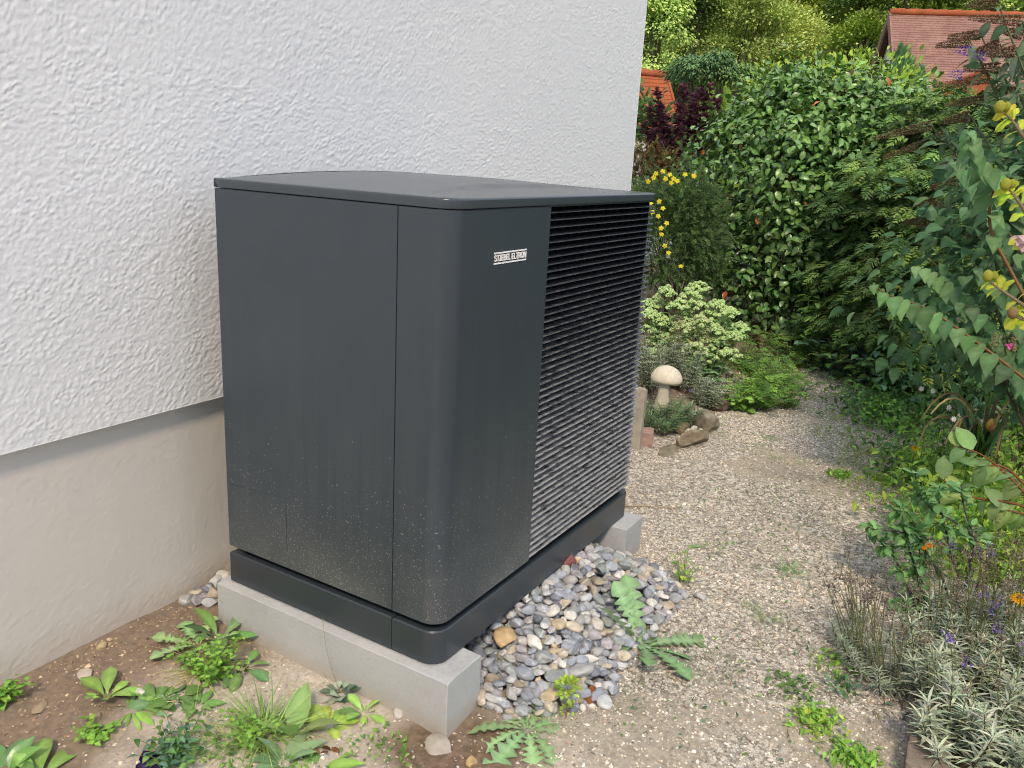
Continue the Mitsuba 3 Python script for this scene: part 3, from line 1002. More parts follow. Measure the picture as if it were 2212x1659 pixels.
# ------------------------------------------------------------------ weeds by the house and in front of the pump
rosette('dandelion with broad toothed leaves near the left end of the concrete strip', 'weed', on(430, 1394), 7, .125, DAND, [(.13, .22, .08), (.11, .20, .06)], (.25, .8), 1.15, az=[1.3, 2.3, 2.9, 3.7, .5, 4.4, 5.4], name='dandelion')
rosette('tall weed with upright smooth leaves touching the left end of the concrete strip', 'weed', on(474, 1384), 6, .115, SPATH, G_MID, (.7, 1.25), .9, name='weed')
k = thing('chickweed', 'bright chickweed with tiny round leaves by the left end of the concrete strip', 'weed')
stems(k, on(462, 1466), 26, .11, .085, .022, ROUN2, G_FRESH, 11, (.12, .2, .04), .3, .3, r=.0012)
tuft('wispy yellowing grass bent to the left below the dandelion by the house', on(428, 1452), 46, .13, .05, [(.30, .30, .09), (.22, .26, .06)], w=.45)
rosette('rosette with rounded shiny leaves right of the chickweed clump', 'weed', on(522, 1446), 11, .06, SPATH, G_MID, (.15, .8), 1.35, petiole=.25)
k = rosette('broad flat weed rosette with many smooth leaves amid the brown soil, left', 'weed', on(292, 1532), 16, .10, SPATH, G_FRESH, (.02, .4), 1.15)
rosette('', '', on(345, 1516), 9, .068, SPATH, G_MID, (.1, .7), 1.3, key=k)
rosette('small upright weed at the left end of the broad flat rosette', 'weed', on(232, 1506), 8, .07, SPATH, G_FRESH, (.3, 1.1), 1.2)
rosette('weed of shiny oval leaves at the right end of the broad flat rosette', 'weed', on(378, 1514), 8, .05, ROUND, G_MID, (.1, .6), 1.0, petiole=.3)
k = thing('chickweed', 'bright green low weed below the left side of the broad flat rosette', 'weed')
stems(k, on(226, 1588), 9, .035, .05, .026, ROUN2, G_FRESH, 8, (.12, .2, .04), .3, .3, r=.0012)
rosette('little dark leaved weed alone on pale soil between the big rosettes', 'weed', on(428, 1526), 7, .055, LANCE, G_MID, (.2, .9), 1.7)
k = thing('grass_tuft', 'large bright green grass tuft mixed with clover in front of the concrete strip', 'grass')
tuft('', on(568, 1588), 210, .115, .11, [(.10, .19, .04), (.13, .22, .05), (.17, .24, .07)], key=k, w=.8)
tuft('', on(505, 1608), 60, .11, .12, [(.15, .22, .06), (.22, .24, .09)], key=k, w=.6)
k = thing('clover', 'small round leaved clover growing through the bright green grass tuft', 'weed')
stems(k, on(536, 1604), 16, .055, .06, .022, ROUN2, G_FRESH, 7, (.12, .2, .04), .3, .2, r=.0012)
rosette('dock with two large upright pointed leaves right of the bright green grass tuft', 'weed', on(636, 1592), 4, .12, OVATE, [(.10, .19, .045), (.12, .21, .05)], (.8, 1.25), .9, az=[.6, 2.3, 3.5, 5.2], name='dock')
rosette('grey green weed with long narrow leaves at the bottom edge below the grass tuft', 'weed', on(612, 1648), 10, .09, LANCE, [(.10, .17, .09), (.08, .15, .07)], (.15, 1.0), 1.9)
rosette('pale yellow green weed rosette in front of the middle of the concrete strip', 'weed', on(712, 1566), 12, .062, SPATH, G_LIME + G_FRESH, (.1, .9), 1.2)
rosette('small fresh weed rosette between the pale rosette and the corner of the concrete strip', 'weed', on(789, 1541), 8, .056, SPATH, G_FRESH, (.1, .9), 1.1)
k = rosette('dry weed with small grey leaves and thin bare stalks leaning on the concrete strip', 'weed', on(737, 1500), 20, .034, ROUND, G_GREY + G_BLUE, (.0, .9), 1.0, petiole=.4)
p = on(735, 1496)
for a_, b_ in (((-.03, .03, .12), (-.02, .045, .235)), ((.05, .01, .02), (.125, -.03, .085)), ((-.03, .0, .03), (-.045, .02, .08))):
    part(k, 'dry_stalk', tube(bez(p, p + a_, p + b_, 9), np.linspace(.0013, .0006, 9), 4, (.30, .27, .16)), BARK, True)
rosette('weed with large smooth light green leaves cut off by the lower left corner', 'weed', on(84, 1692), 7, .115, SPATH, G_FRESH, (.45, 1.1), .95, az=[.3, 1.0, 1.6, 2.2, 2.9, 3.6, 4.4, 5.1, 5.8])
rosette('darker weed at the very lower left corner of the picture', 'weed', on(8, 1668), 9, .10, OVATE, G_MID, (.3, 1.0), 1.1)
k = thing('chickweed', 'small green weed at the left edge at the foot of the plinth', 'weed')
stems(k, on(2, 1522), 14, .06, .05, .026, ROUN2, G_FRESH, 8, (.12, .2, .04), .3, .2, r=.0012)
k = thing('pansy', 'dark purple pansy flower lying on its stalk at the bottom edge', 'flower')
p = on(322, 1650, .03)
for a in range(5):
    th = a * 1.26 + .3
    part(k, 'petal', place(ROUND, p[None], A([math.cos(th) * .8, math.sin(th) * .5, .55 * math.sin(th + .6)]), A([-.6, -.5, .5]), .036, A([[.022, .010, .055]]) * U(.7, 1.5), 1.1, .2), PETAL, True)
part(k, 'stalk', tube(bez(on(352, 1672), on(345, 1640, .05), p + [0, 0, .002], 7), .0016, 4, (.10, .18, .05)), BARK, True)
k = thing('weed', 'low tangled weed with small leaves right of the purple pansy', 'weed')
stems(k, on(385, 1652), 18, .07, .09, .032, OVATE, G_MID + G_BLUE, 8, (.12, .2, .05), .3, .3, r=.0013)
rosette('weed with narrow folded leaves at the bottom edge beside the dead red leaves', 'weed', on(690, 1662), 6, .10, LANCE, G_FRESH, (.2, .9), 1.4)
carpet('tiny seedlings dotted over the soil at the bottom left', [on(*q) for q in ((450, 1590), (500, 1640), (440, 1640), (860, 1640), (800, 1600), (400, 1590), (760, 1640), (850, 1620), (580, 1655), (650, 1650))], .018, 330, .017, OVAT2, G_MID + G_FRESH, 'seedlings', 'seedlings', rad=.035)
k = thing('dead_leaves', 'rusty red withered leaves on the soil at the bottom edge', 'dead leaves')
for a in range(9):
    part(k, 'leaf', place(OVATE, on(690 + U(-28, 28), 1622 + U(-10, 12), .008)[None], dirs(1, .1), [0, 0, 1], .032, pick([(.28, .12, .06), (.22, .09, .05)], 1), 1.0, U(-.6, .6)), LEAF, True)

# weeds among the pebbles
rosette('large flat dandelion spread like a star at the near edge of the pebbles', 'weed', on(1140, 1578), 12, .17, DAND, [(.085, .155, .05), (.095, .165, .055), (.11, .175, .065)], (.05, .42), 1.1, (.1, .45), name='dandelion', az=[.1, .55, 1.0, 1.5, 2.05, 2.6, 3.2, 3.75, 4.25, 4.75, 5.25, 5.8])
k = thing('spurge', 'small yellow green spurge on a thin red stalk at the near edge of the pebbles', 'weed')
p = on(1222, 1552)
part(k, 'stalk', tube(bez(p, p + [.004, 0, .04], p + [.008, .006, .09], 6), .0014, 4, (.25, .13, .08)), BARK, True)
d = dirs(90, .6)
foliage(k, ROUN2, p + A([.008, .006, .085]) + d * .030 * U(.4, 1, (90, 1)), d, [0, 0, 1], .017, pick(G_LIME, 90))
d = dirs(20, .6)
foliage(k, ROUN2, p + A([.004, 0, .02]) + d * .012, d, [0, 0, 1], .012, pick(G_LIME, 20))
rosette('tall dandelion with one long upright leaf at the far right edge of the pebbles', 'weed', on(1392, 1398), 10, .185, DAND, [(.075, .145, .045), (.09, .16, .05)], (.1, .6), 1.05, (.1, .5), name='dandelion', az=[-.9, -.25, .35, 1.1, 2.0, 2.7, 3.6, 4.3, 4.9, 5.5])
k = rosette('', '', on(1388, 1392), 3, .20, DAND, [(.10, .18, .06)], (.85, 1.15), 1.1, (.0, .25), key='dandelion_002', az=[.75, 1.2, 2.2])
rosette('slender weed with narrow grey green leaves in front of the tall dandelion', 'weed', on(1372, 1392), 8, .10, LANCE, [(.10, .18, .09)], (.3, 1.1), 1.3)
k = thing('chickweed', 'lime green tuft of tiny leaves on the pebbles left of the tall dandelion', 'weed')
stems(k, on(1340, 1378), 16, .045, .045, .017, ROUN2, G_LIME, 8, (.2, .26, .05), .3, .2, r=.0011)
k = thing('dead_leaf', 'curled rust brown dead leaf beside the near edge of the pebbles', 'dead leaf')
p = on(1272, 1522, .008)
part(k, 'blade', place(OVATE, p[None], unit(A([.8, .3, .35])), [-.2, -.4, 1], .055, A([[.27, .10, .035]]), 1.2, -.5), LEAF, True)
solo('dry_stick', 'long thin straw coloured stick lying on the gravel beside the far strip', 'stick', tube(curve(on(1350, 1092, .008), on(1466, 1098, .008), 0, 8, .003), np.linspace(.0042, .0026, 8), 6, (.42, .34, .24)), BARK, True)
solo('dry_stick', 'bent pale stick leaning over the flower bed edge below the stone mushroom', 'stick', tube(bez(on(1432, 936, .01), on(1478, 908, .05), on(1497, 866, .07), 9), np.linspace(.006, .004, 9), 6, (.50, .42, .28)), BARK, True)
k = thing('weed', 'thin upright weed with tiny leaves on the path right of the far strip', 'weed')
stems(k, on(1478, 1258), 9, .12, .05, .026, LANCE, G_FRESH + G_LIME, 7, (.16, .22, .06), .5, .3, r=.0012, wid=1.5)
rosette('flat weed pressed to the gravel right of the far strip', 'weed', on(1532, 1182), 9, .075, DAND, G_MID, (0, .25), 1.3)
rosette('flat weed on the gravel path level with the far concrete strip', 'weed', on(1580, 1168), 6, .05, LANCE, G_MID, (0, .3), 1.8)
for px, py, h_, n_, lab in ((1708, 1236, .065, 70, 'dense dark green grass tuft in the middle of the gravel path'), (1660, 1338, .06, 40, 'thin grass tuft below the middle of the gravel path'), (1622, 1310, .035, 50, 'low mossy grass patch left of the middle tuft'),
                            (1660, 948, .05, 55, 'grass tuft on the far gravel right of the lichen stone'), (1678, 990, .055, 30, 'upright sparse grass tuft on the far gravel'), (1640, 962, .04, 36, 'small grass tuft on the far gravel nearest the lichen stone'), (1612, 974, .03, 40, 'low grass patch on the gravel in front of the lichen stone'),
                            (1734, 1000, .03, 40, 'low bluish grass patch in the middle of the far gravel'), (1530, 918, .09, 60, 'upright green grass tuft in front of the round boulder'), (1760, 1412, .04, 30, 'sparse grass tuft left of the dry lavender'), (1655, 1392, .02, 25, 'tiny yellowish grass tuft on the near gravel'), (1555, 940, .05, 20, 'thin grass blades beside the lichen stone')):
    tuft(lab, on(px, py), n_, h_, .05, [(.10, .19, .05), (.13, .22, .06), (.09, .16, .07)], w=.8, group=None)
for px, py, n_, lab, pal in ( (1815, 1030, 150, 'bright low weed at the right side of the far gravel', G_FRESH), (1905, 1040, 140, 'yellow green low weed at the right border of the path', G_LIME + G_FRESH),
                             (1760, 1560, 190, 'upright bright weed at the lower right of the path', G_FRESH + G_LIME), (1842, 1640, 210, 'bright leafy weed at the bottom edge next to the kerb stone', G_FRESH), (1704, 1484, 60, 'small weed with few leaves on the near gravel', G_MID), (1800, 1440, 50, 'weed with a few broad leaves below the dry lavender', G_FRESH), (1822, 1485, 60, 'dark leaved weed beside the kerb stone', G_BLUE + G_MID)):
    k = thing('weed', lab, 'weed')
    q = on(px, py)
    pos = q + np.c_[rng.normal(0, .032, (n_, 2)), U(0, .022, n_)]
    pos[:, 2] += 0
    foliage(k, OVAT2, pos, dirs(n_, .5), unit(A([0, 0, 1]) + .6 * dirs(n_)), U(.014, .032, n_), pick(pal, n_), bend=.3)
tuft('dark mossy grass mat on the near gravel below the tall dandelion', on(1541, 1440), 190, .035, .16, [(.06, .09, .05), (.08, .11, .06), (.10, .12, .07)], w=.9)
tuft('small dark mossy grass mat right of the rust brown dead leaf', on(1350, 1518), 110, .03, .11, [(.06, .09, .04), (.08, .12, .05)], w=.9)
MOSS = [on(*q) for q in ((1874, 966), (1850, 975), (1895, 985), (1900, 1000), (1870, 1010), (1840, 1000), (1915, 1010), (1790, 935), (1830, 940), (1880, 940), (1560, 790), (1590, 800), (1570, 780), (1860, 1060), (1900, 1070), (1930, 1035), (1790, 900))]
carpet('thin moss and short grass creeping over the right side of the gravel path', MOSS, .02, 2600, .03, NEEDLE, [(.13, .19, .04), (.17, .21, .05), (.10, .16, .04)], 'moss', rad=.09)

carpet('tiny seedlings and moss specks scattered over the gravel path', [on(*q) for q in ((1560, 1080), (1620, 1050), (1700, 1100), (1760, 1180), (1650, 1180), (1580, 1220), (1700, 1300), (1640, 1420), (1580, 1500), (1680, 1560), (1500, 1560), (1480, 1480), (1740, 1250), (1800, 1130), (1540, 1000), (1720, 1050))], .006, 420, .016, OVAT2, G_MID + G_BLUE, 'path_seedlings', 'seedlings', rad=.14)
carpet('bits of straw, bark and withered leaf lying about on the gravel path', [on(*q) for q in ((1500, 1100), (1600, 1000), (1700, 1000), (1650, 1150), (1750, 1120), (1560, 1350), (1700, 1400), (1600, 1580), (1450, 1560), (1800, 960), (1560, 960))], .004, 330, .030, NEEDLE, [(.30, .20, .12), (.22, .13, .08), (.40, .31, .2)], 'straw', 'straw', BARK, .17)

# ------------------------------------------------------------------ the bed corner behind the pump: mushroom, stones, lavender, sedum
k = thing('garden_mushroom', 'pale stone mushroom ornament in the bed behind the heat pump', 'garden ornament')
p = on(1430, 886)


def lathe(prof, n=36):
    m = trimesh.creation.revolve(A(prof), sections=n)
    return tm(m)


hh = .275
capz = hh - .115
pr = [(0, capz + .012), (.055, capz + .004), (.078, capz), (.087, capz + .010), (.090, capz + .024), (.086, capz + .042), (.074, capz + .064), (.055, capz + .082), (.030, capz + .094), (.012, capz + .098), (0, capz + .0985)]
cap = lathe(pr)
scene_c = (.56, .52, .44)
Vc = cap[0] @ rotm([0, 1, 0], .10).T + p
part(k, 'cap', (Vc, cap[1], A(scene_c) * (1.08 + .28 * meshkit.fbm(Vc * 40, 3, 2))[:, None]), STONE, True)
st = lathe([(0, -.03), (.062, -.03), (.058, .0), (.043, .05), (.031, .10), (.028, capz + .012), (0, capz + .014)])
Vs_ = st[0] + p + A([-.006, 0, 0])
part(k, 'stem', (Vs_, st[1], A(scene_c) * (.80 + .3 * meshkit.fbm(Vs_ * 40, 3, 4))[:, None]), STONE, True)


def rock(name, label, p, size, col, seed, cut=3, spin=0.0, patch=None, cat_='stone', rough=.3):
    V, F = lump(ico(3), size, seed, rough, 1.5, cut)
    V = V @ rotm([0, 0, 1], spin).T + p
    V = V + (meshkit.fbm(V * 38, 3, 9) - .5)[:, None] * .018 * unit(V - p)
    C = A(col) * (.35 + 1.3 * meshkit.fbm(V * 45, 4, seed % 40))[:, None]
    if patch:
        C = np.where((meshkit.fbm(V * 17, 3, seed % 31 + 3) > .60)[:, None], A(patch) * (.8 + .3 * meshkit.fbm(V * 70, 2, 3))[:, None], C)
    k_ = thing(name, label, cat_)
    put(k_, (V, F, C), STONE, True)
    return k_


def block(name, label, p, dx, dy, dz, spin, col, tilt=0.0, cat_='stone', r=.1):
    m = trimesh.creation.box(extents=[dx, dy, dz])
    for _ in range(4):
        m = m.subdivide()
    V = np.array(m.vertices)
    s = A([dx, dy, dz]) / 2
    u_ = V / s
    V = s * u_ * (1 - r * .10 * ((np.abs(u_) ** 4).sum(1) - 1))[:, None]
    V += (meshkit.fbm(V * 55 + p, 3, 4) - .5)[:, None] * .012 * unit(V)
    V = V @ rotm([0, 1, 0], tilt).T @ rotm([0, 0, 1], spin).T + p + [0, 0, dz / 2 - .01]
    C = A(col) * (.7 + .6 * meshkit.fbm(V * 40, 4, 6))[:, None]
    return solo(name, label, cat_, (V, np.array(m.faces), C), STONE, 40)


k = block('stone_block', 'pink sandstone block at the corner of the bed right behind the louvres', on(1394, 957), .10, .075, .085, .35, (.40, .27, .235), cat_='stone block')
k = block('stone_post', 'narrow upright grey stone slab half hidden behind the louvred front', on(1364, 966), .045, .10, .335, .1, (.38, .35, .30), .05, 'stone post')
k = rock('boulder', 'brown border stone with white lichen rings on the gravel edge of the bed', on(1496, 950, .02), (.115, .055, .06), (.20, .165, .12), 21, 4, -.35, (.30, .28, .22))
for px, py, s_, h_ in ((1487, 932, .022, .05), (1508, 946, .026, .03), (1476, 942, .018, .03), (1513, 931, .018, .055), (1499, 927, .026, .062)):
    p_ = on(px, py, h_)
    V, F = lump(ICO2, (s_, .007, s_ * .8), int(px), .25, 1.5)
    part(k, 'lichen', (V @ rotm([0, 0, 1], -.5).T + p_, F, A([.55, .54, .46]) * (.7 + .5 * meshkit.fbm(V * 90, 3, 3))[:, None]), STONE, True)
rock('flagstone', 'flat grey brown stone with a white crack sunk into the gravel before the bed', on(1453, 976, -.012), (.15, .075, .026), (.24, .215, .165), 33, 2, -.3, cat_='flat stone')
rock('boulder', 'rounded brown boulder behind the lichen stone', on(1525, 916, .03), (.085, .07, .075), (.22, .195, .155), 41, 3, .4, (.30, .28, .23))
rock('boulder', 'dark flat boulder below the right side of the sedum', on(1552, 868, .03), (.12, .08, .065), (.13, .105, .085), 57, 3, .2)
rock('boulder', 'small brown stone behind the lichen stone by the bed edge', on(1470, 925, .02), (.06, .05, .04), (.22, .18, .12), 63, 3, .2)


def lavender(label, spots, n, h, spread, Ln, pal, heads=0, hh_=.3, violet=0, seed_col=((.20, .17, .13), (.26, .22, .17)), wid=1.6, name='lavender', nparts=0, lean=(0, 0)):
    k_ = thing(name, label, 'lavender')
    for c_ in spots:
        P_, D_, S_ = [], [], []
        for _ in range(n):
            a, s_ = U(0, 2 * PI), spread * math.sqrt(U(0, 1))
            b0 = c_ + A([math.cos(a) * s_ * .45, math.sin(a) * s_ * .45, 0])
            e = c_ + A([math.cos(a) * s_, math.sin(a) * s_, h * U(.55, 1.1)])
            cv = bez(b0, (b0 + e) / 2 + A([0, 0, -.15 * h]), e, 5)
            part_m.append(tube(cv, [.0022, .002, .0018, .0016, .001], 4, (.13, .11, .08)))
            for tt in np.linspace(.35, 1, 6):
                q = cv[int(tt * 4 * .999)] + (cv[min(4, int(tt * 4 * .999) + 1)] - cv[int(tt * 4 * .999)]) * ((tt * 4 * .999) % 1)
                m_ = 6
                th = np.arange(m_) * 2 * PI / m_ + U(0, 6)
                P_.append(np.repeat(q[None], m_, 0))
                D_.append(np.stack([np.cos(th), np.sin(th), .35 + .9 * tt + 0 * th], 1))
                S_.append(Ln * (1.1 - .45 * tt) * U(.8, 1.2, m_))
        P_, D_, S_ = np.vstack(P_), unit(np.vstack(D_)), np.hstack(S_)
        foliage(k_, LANCE, P_, D_, unit(A([0, 0, 1]) + .3 * dirs(len(P_))), S_, pick(pal, len(P_), .14) * .72, DULL, .45 * wid, .15, nparts)
        part(k_, 'stems', cat(part_m), BARK, True, kind='stuff')
        part_m.clear()
        for q in range(heads):
            a, s_ = U(0, 2 * PI), spread * U(.3, 1.2)
            e = c_ + A([math.cos(a) * s_ + lean[0], math.sin(a) * s_ + lean[1], hh_ * U(.7, 1.1)])
            b0 = c_ + A([math.cos(a) * s_ * .4, math.sin(a) * s_ * .4, .03])
            cv = bez(b0, (b0 + e) / 2 + A([0, 0, .02]), e, 6)
            part(k_, 'flower_stalk', tube(cv, .0011, 4, (.17, .18, .08)), BARK, True)
            v_ = q < violet
            ax = unit(cv[-1] - cv[-2])
            part(k_, 'flower_spike', spike(e, e + ax * U(.030, .05), .013, .008, 46, .0085, [(.20, .13, .42), (.16, .10, .36), (.26, .18, .48)] if v_ else seed_col), DULL, True)
    return k_


part_m = []
lavender('silvery lavender bush right of the stone mushroom', [on(1520, 880)], 26, .15, .11, .055, G_GREY, 3, .10, 1, wid=1.1)
lavender('silvery lavender bush left of the stone mushroom behind the louvres', [on(1404, 850), on(1392, 820)], 24, .24, .10, .05, G_GREY, 5, .34, 0, wid=1.1)
lavender('grey lavender behind the stone mushroom with dry brown heads', [on(1440, 835), on(1470, 842)], 26, .27, .12, .05, G_GREY, 10, .40, 0, wid=1.1)
lavender('green narrow leaved lavender sprawling in front of the stone mushroom', [on(1428, 930), on(1462, 918), on(1440, 910)], 34, .11, .13, .05, [(.075, .14, .06), (.09, .16, .075), (.11, .17, .10)], 4, .13, 2, wid=.8)

k = thing('sedum', 'tall stonecrop with broad pale green flower heads behind the stone mushroom', 'perennial')
HEADS = [(1400, 668), (1440, 640), (1508, 630), (1465, 668), (1500, 665), (1420, 662), (1548, 668), (1575, 684), (1562, 705), (1400, 720), (1450, 712), (1475, 715), (1510, 705), (1430, 736), (1596, 718), (1585, 735), (1410, 745), (1468, 742), (1530, 745), (1500, 760), (1555, 760), (1575, 775), (1527, 780), (1478, 690), (1425, 700), (1490, 648), (1532, 690), (1545, 722), (1440, 770), (1490, 790), (1402, 690), (1560, 740), (1515, 725), (1410, 775)]
root = on(1500, 842)
P_, D_, S_ = [], [], []
for i_, (px, py) in enumerate(HEADS):
    e = at(px, py, 5.75 - .25 * (py - 640) / 140 + U(-.12, .12))
    b0 = root + (grnd(e) - root) * .35
    b0 = grnd(b0)
    cv = bez(b0, A([b0[0] * .4 + e[0] * .6, b0[1] * .4 + e[1] * .6, b0[2] + .55 * (e[2] - b0[2])]), e - A([0, 0, .02]), 8)
    part(k, 'stem', tube(cv, np.linspace(.006, .0035, 8), 5, (.17, .25, .09)), BARK, True)
    for q in np.linspace(1.5, 6.4, 11):
        a0 = int(q)
        P_.append(cv[a0] + (cv[a0 + 1] - cv[a0]) * (q - a0))
        th = q * 4.9 + i_
        D_.append([math.cos(th), math.sin(th), .55])
        S_.append(U(.065, .10) * (1.1 - .05 * q))
    R_ = U(.058, .085)
    nb = 15
    a = np.arange(nb) * 2.4
    rr_ = R_ * np.sqrt((np.arange(nb) + .4) / nb)
    bc = e + np.stack([rr_ * np.cos(a), rr_ * np.sin(a), .052 * (1 - (rr_ / R_) ** 2) + rng.normal(0, .006, nb)], 1)
    bud = np.repeat(bc, 38, 0)
    dd = dirs(len(bud), .5)
    dd[:, 2] = np.abs(dd[:, 2])
    bud = bud + dd * .017
    cc_ = pick([(.19, .28, .095), (.16, .26, .085), (.22, .30, .11)], len(bud), .14)
    pinkish = .8 * (U() < .3) * (dd[:, 2] > .6) * U(0, 1, len(bud))
    cc_ = cc_ * (1 - pinkish[:, None]) + A([.46, .36, .25]) * pinkish[:, None]
    part(k, 'flower_head', scatter(OCT, bud, np.full(len(bud), .0068), cc_, .9, .1), DULL)
    part(k, 'head_stalks', cat([tube([e - A([0, 0, .045]), b_], .0016, 3, (.22, .30, .10)) for b_ in bc]), BARK, True)
P_, D_, S_ = A(P_), unit(D_), A(S_)
foliage(k, OVATE, P_, D_, unit(A([0, 0, 1]) + .2 * dirs(len(P_))), S_, pick([(.10, .175, .085), (.12, .20, .085), (.085, .155, .08)], len(P_)), LEAF, 1.0, .1, 120)

# cranesbill and other low plants round the end of the path
k = thing('cranesbill', 'loose clump of fine cut leaves growing into the gravel at the end of the path', 'perennial')
for px, py, n_, h_ in ((1610, 878, 16, .17), (1650, 885, 18, .18), (1700, 880, 18, .16), (1660, 850, 20, .20), (1720, 850, 14, .16), (1620, 850, 14, .2), (1680, 830, 16, .2), (1640, 815, 14, .2)):
    stems(k, on(px, py), n_, h_, .16, .07, CUT, G_FRESH + G_MID, 5, (.12, .17, .06), .25, .2, r=.0016, bend=.1, wid=1.2)
k = thing('nasturtium', 'clump of round fresh green leaves at the near left end of the cranesbill', 'perennial')
stems(k, on(1600, 885), 20, .13, .13, .055, ROUND, G_FRESH, 5, (.12, .2, .05), .2, .2, r=.002, nparts=30)
k = thing('cranesbill', 'taller cut leaved plant with pale seed heads at the far end of the path', 'perennial')
for px, py in ((1600, 790), (1650, 795), (1700, 790), (1740, 800)):
    stems(k, on(px, py), 12, .30, .2, .07, CUT, G_FRESH + G_MID, 6, (.15, .2, .07), .35, .3, r=.002)
k = thing('knapweed', 'upright plant with long pointed light green leaves before the glossy shrub', 'perennial')
stems(k, on(1745, 790), 7, .62, .14, .14, LANCE, G_FRESH + G_MID, 12, (.12, .18, .06), .3, .35, r=.004, wid=2.2, nparts=24)
k = thing('perennial_leaves', 'shady patch of broad pointed blue green leaves at the far right end of the path', 'perennial')
for px, py in ((1770, 800), (1810, 815), (1850, 830), (1890, 850), (1830, 790), (1870, 800), (1930, 860), (1910, 820), (1960, 850), (1780, 775)):
    stems(k, on(px, py), 9, .28, .2, .10, LANCE, G_BLUE + G_MID, 6, (.07, .1, .05), .3, .2, r=.0025, wid=2.4, nparts=4)
carpet('low mixed greenery along the right border of the gravel path', [on(*q) for q in ((1850, 900), (1890, 900), (1920, 920), (1960, 920), (1990, 940), (1880, 870), (1930, 890), (1975, 890), (2010, 960), (1960, 990), (1990, 1010), (1985, 1040), (2010, 1050), (2000, 900))], .13, 2300, .045, OVAT2, G_MID + G_FRESH + G_DARK, 'ground_cover', rad=.12)
carpet('dead leaves and straw under the shrubs at the end of the path', [on(*q) for q in ((1640, 760), (1700, 765), (1760, 770), (1600, 770), (1680, 745), (1740, 745), (1560, 800))], .05, 420, .055, OVAT2, [(.16, .10, .06), (.12, .075, .045), (.22, .15, .09)], 'leaf_litter', 'dead leaves', rad=.25)

# ------------------------------------------------------------------ shrubs along the back
k = thing('glossy_shrub', 'large dome shaped evergreen shrub with glossy dark green leaves in the centre background', 'shrub')
lv = []
for c_, rd, n_, lo_ in ((at(1732, 470, 7.35), (.76, .95, 1.04), 800, .80), (at(1712, 480, 7.4), (.6, .7, .8), 120, .3), (at(1800, 290, 7.45), (.65, .75, .46), 210, .72), (at(1935, 300, 7.6), (.42, .55, .42), 90, .7), (at(1615, 580, 7.1), (.26, .35, .42), 60, .6), (at(1690, 665, 7.3), (.75, .6, .26), 110, .4), (at(1800, 560, 7.2), (.42, .5, .6), 120, .7)):
    lv.append(crown_pts(c_, rd, n_, 15, .075, lo_))
P_, D_ = np.vstack([l[0] for l in lv]), np.vstack([l[1] for l in lv])
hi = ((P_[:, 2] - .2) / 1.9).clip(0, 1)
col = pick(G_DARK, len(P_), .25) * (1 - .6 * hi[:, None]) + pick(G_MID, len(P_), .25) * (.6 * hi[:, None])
red = (U(0, 1, len(P_)) < .006)
col[red] = pick([(.40, .10, .04), (.38, .16, .06)], red.sum())
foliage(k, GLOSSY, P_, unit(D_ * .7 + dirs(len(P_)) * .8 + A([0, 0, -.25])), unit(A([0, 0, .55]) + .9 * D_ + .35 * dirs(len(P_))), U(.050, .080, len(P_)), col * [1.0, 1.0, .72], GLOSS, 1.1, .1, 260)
sh = []
for px, py in ((1700, 150), (1772, 115), (1735, 160), (1800, 170), (1830, 150), (1660, 190), (1905, 130), (1880, 165), (1760, 175), (1980, 220), (1845, 195), (1690, 200)):
    e = at(px, py, 7.4 + U(-.2, .2))
    b0 = at(px + U(-20, 20), py + 120, 7.5)
    sh.append(tube(bez(b0, (b0 + e) / 2, e, 5), [.006, .005, .004, .003, .002], 4, (.10, .06, .04)))
    n_ = 26
    t = U(.45, 1, n_)[:, None]
    dd = dirs(n_, .4)
    foliage(k, GLOSSY, b0 * (1 - t) + e * t + dd * .02, dd, unit(A([0, 0, 1]) + .3 * dirs(n_)), U(.05, .08, n_), pick(G_FRESH + [(.20, .13, .04)], n_) * (.75 - t * .2), GLOSS)
part(k, 'shoots', cat(sh), BARK, True)
b0 = on(1852, 728)
tr = []
for q in ((1835, 650, 8.0), (1900, 640, 8.1), (1820, 560, 7.9), (1870, 520, 8.0)):
    e = at(*q)
    tr.append(tube(bez(b0 + A([U(-.03, .03), U(-.03, .03), -.05]), b0 * .55 + e * .45 + A([U(-.1, .1), U(-.1, .1), .1]), e, 7), np.linspace(.035, .015, 7), 6, (.16, .105, .075)))
for q in ((1690, 600, 7.5), (1740, 560, 7.4), (1640, 600, 7.3), (1780, 580, 7.6)):
    e = at(*q)
    g0 = on(1720, 745)
    tr.append(tube(bez(g0, g0 * .5 + e * .5, e, 6), np.linspace(.022, .010, 6), 6, (.11, .08, .06)))
part(k, 'trunk', cat(tr), BARK, True)

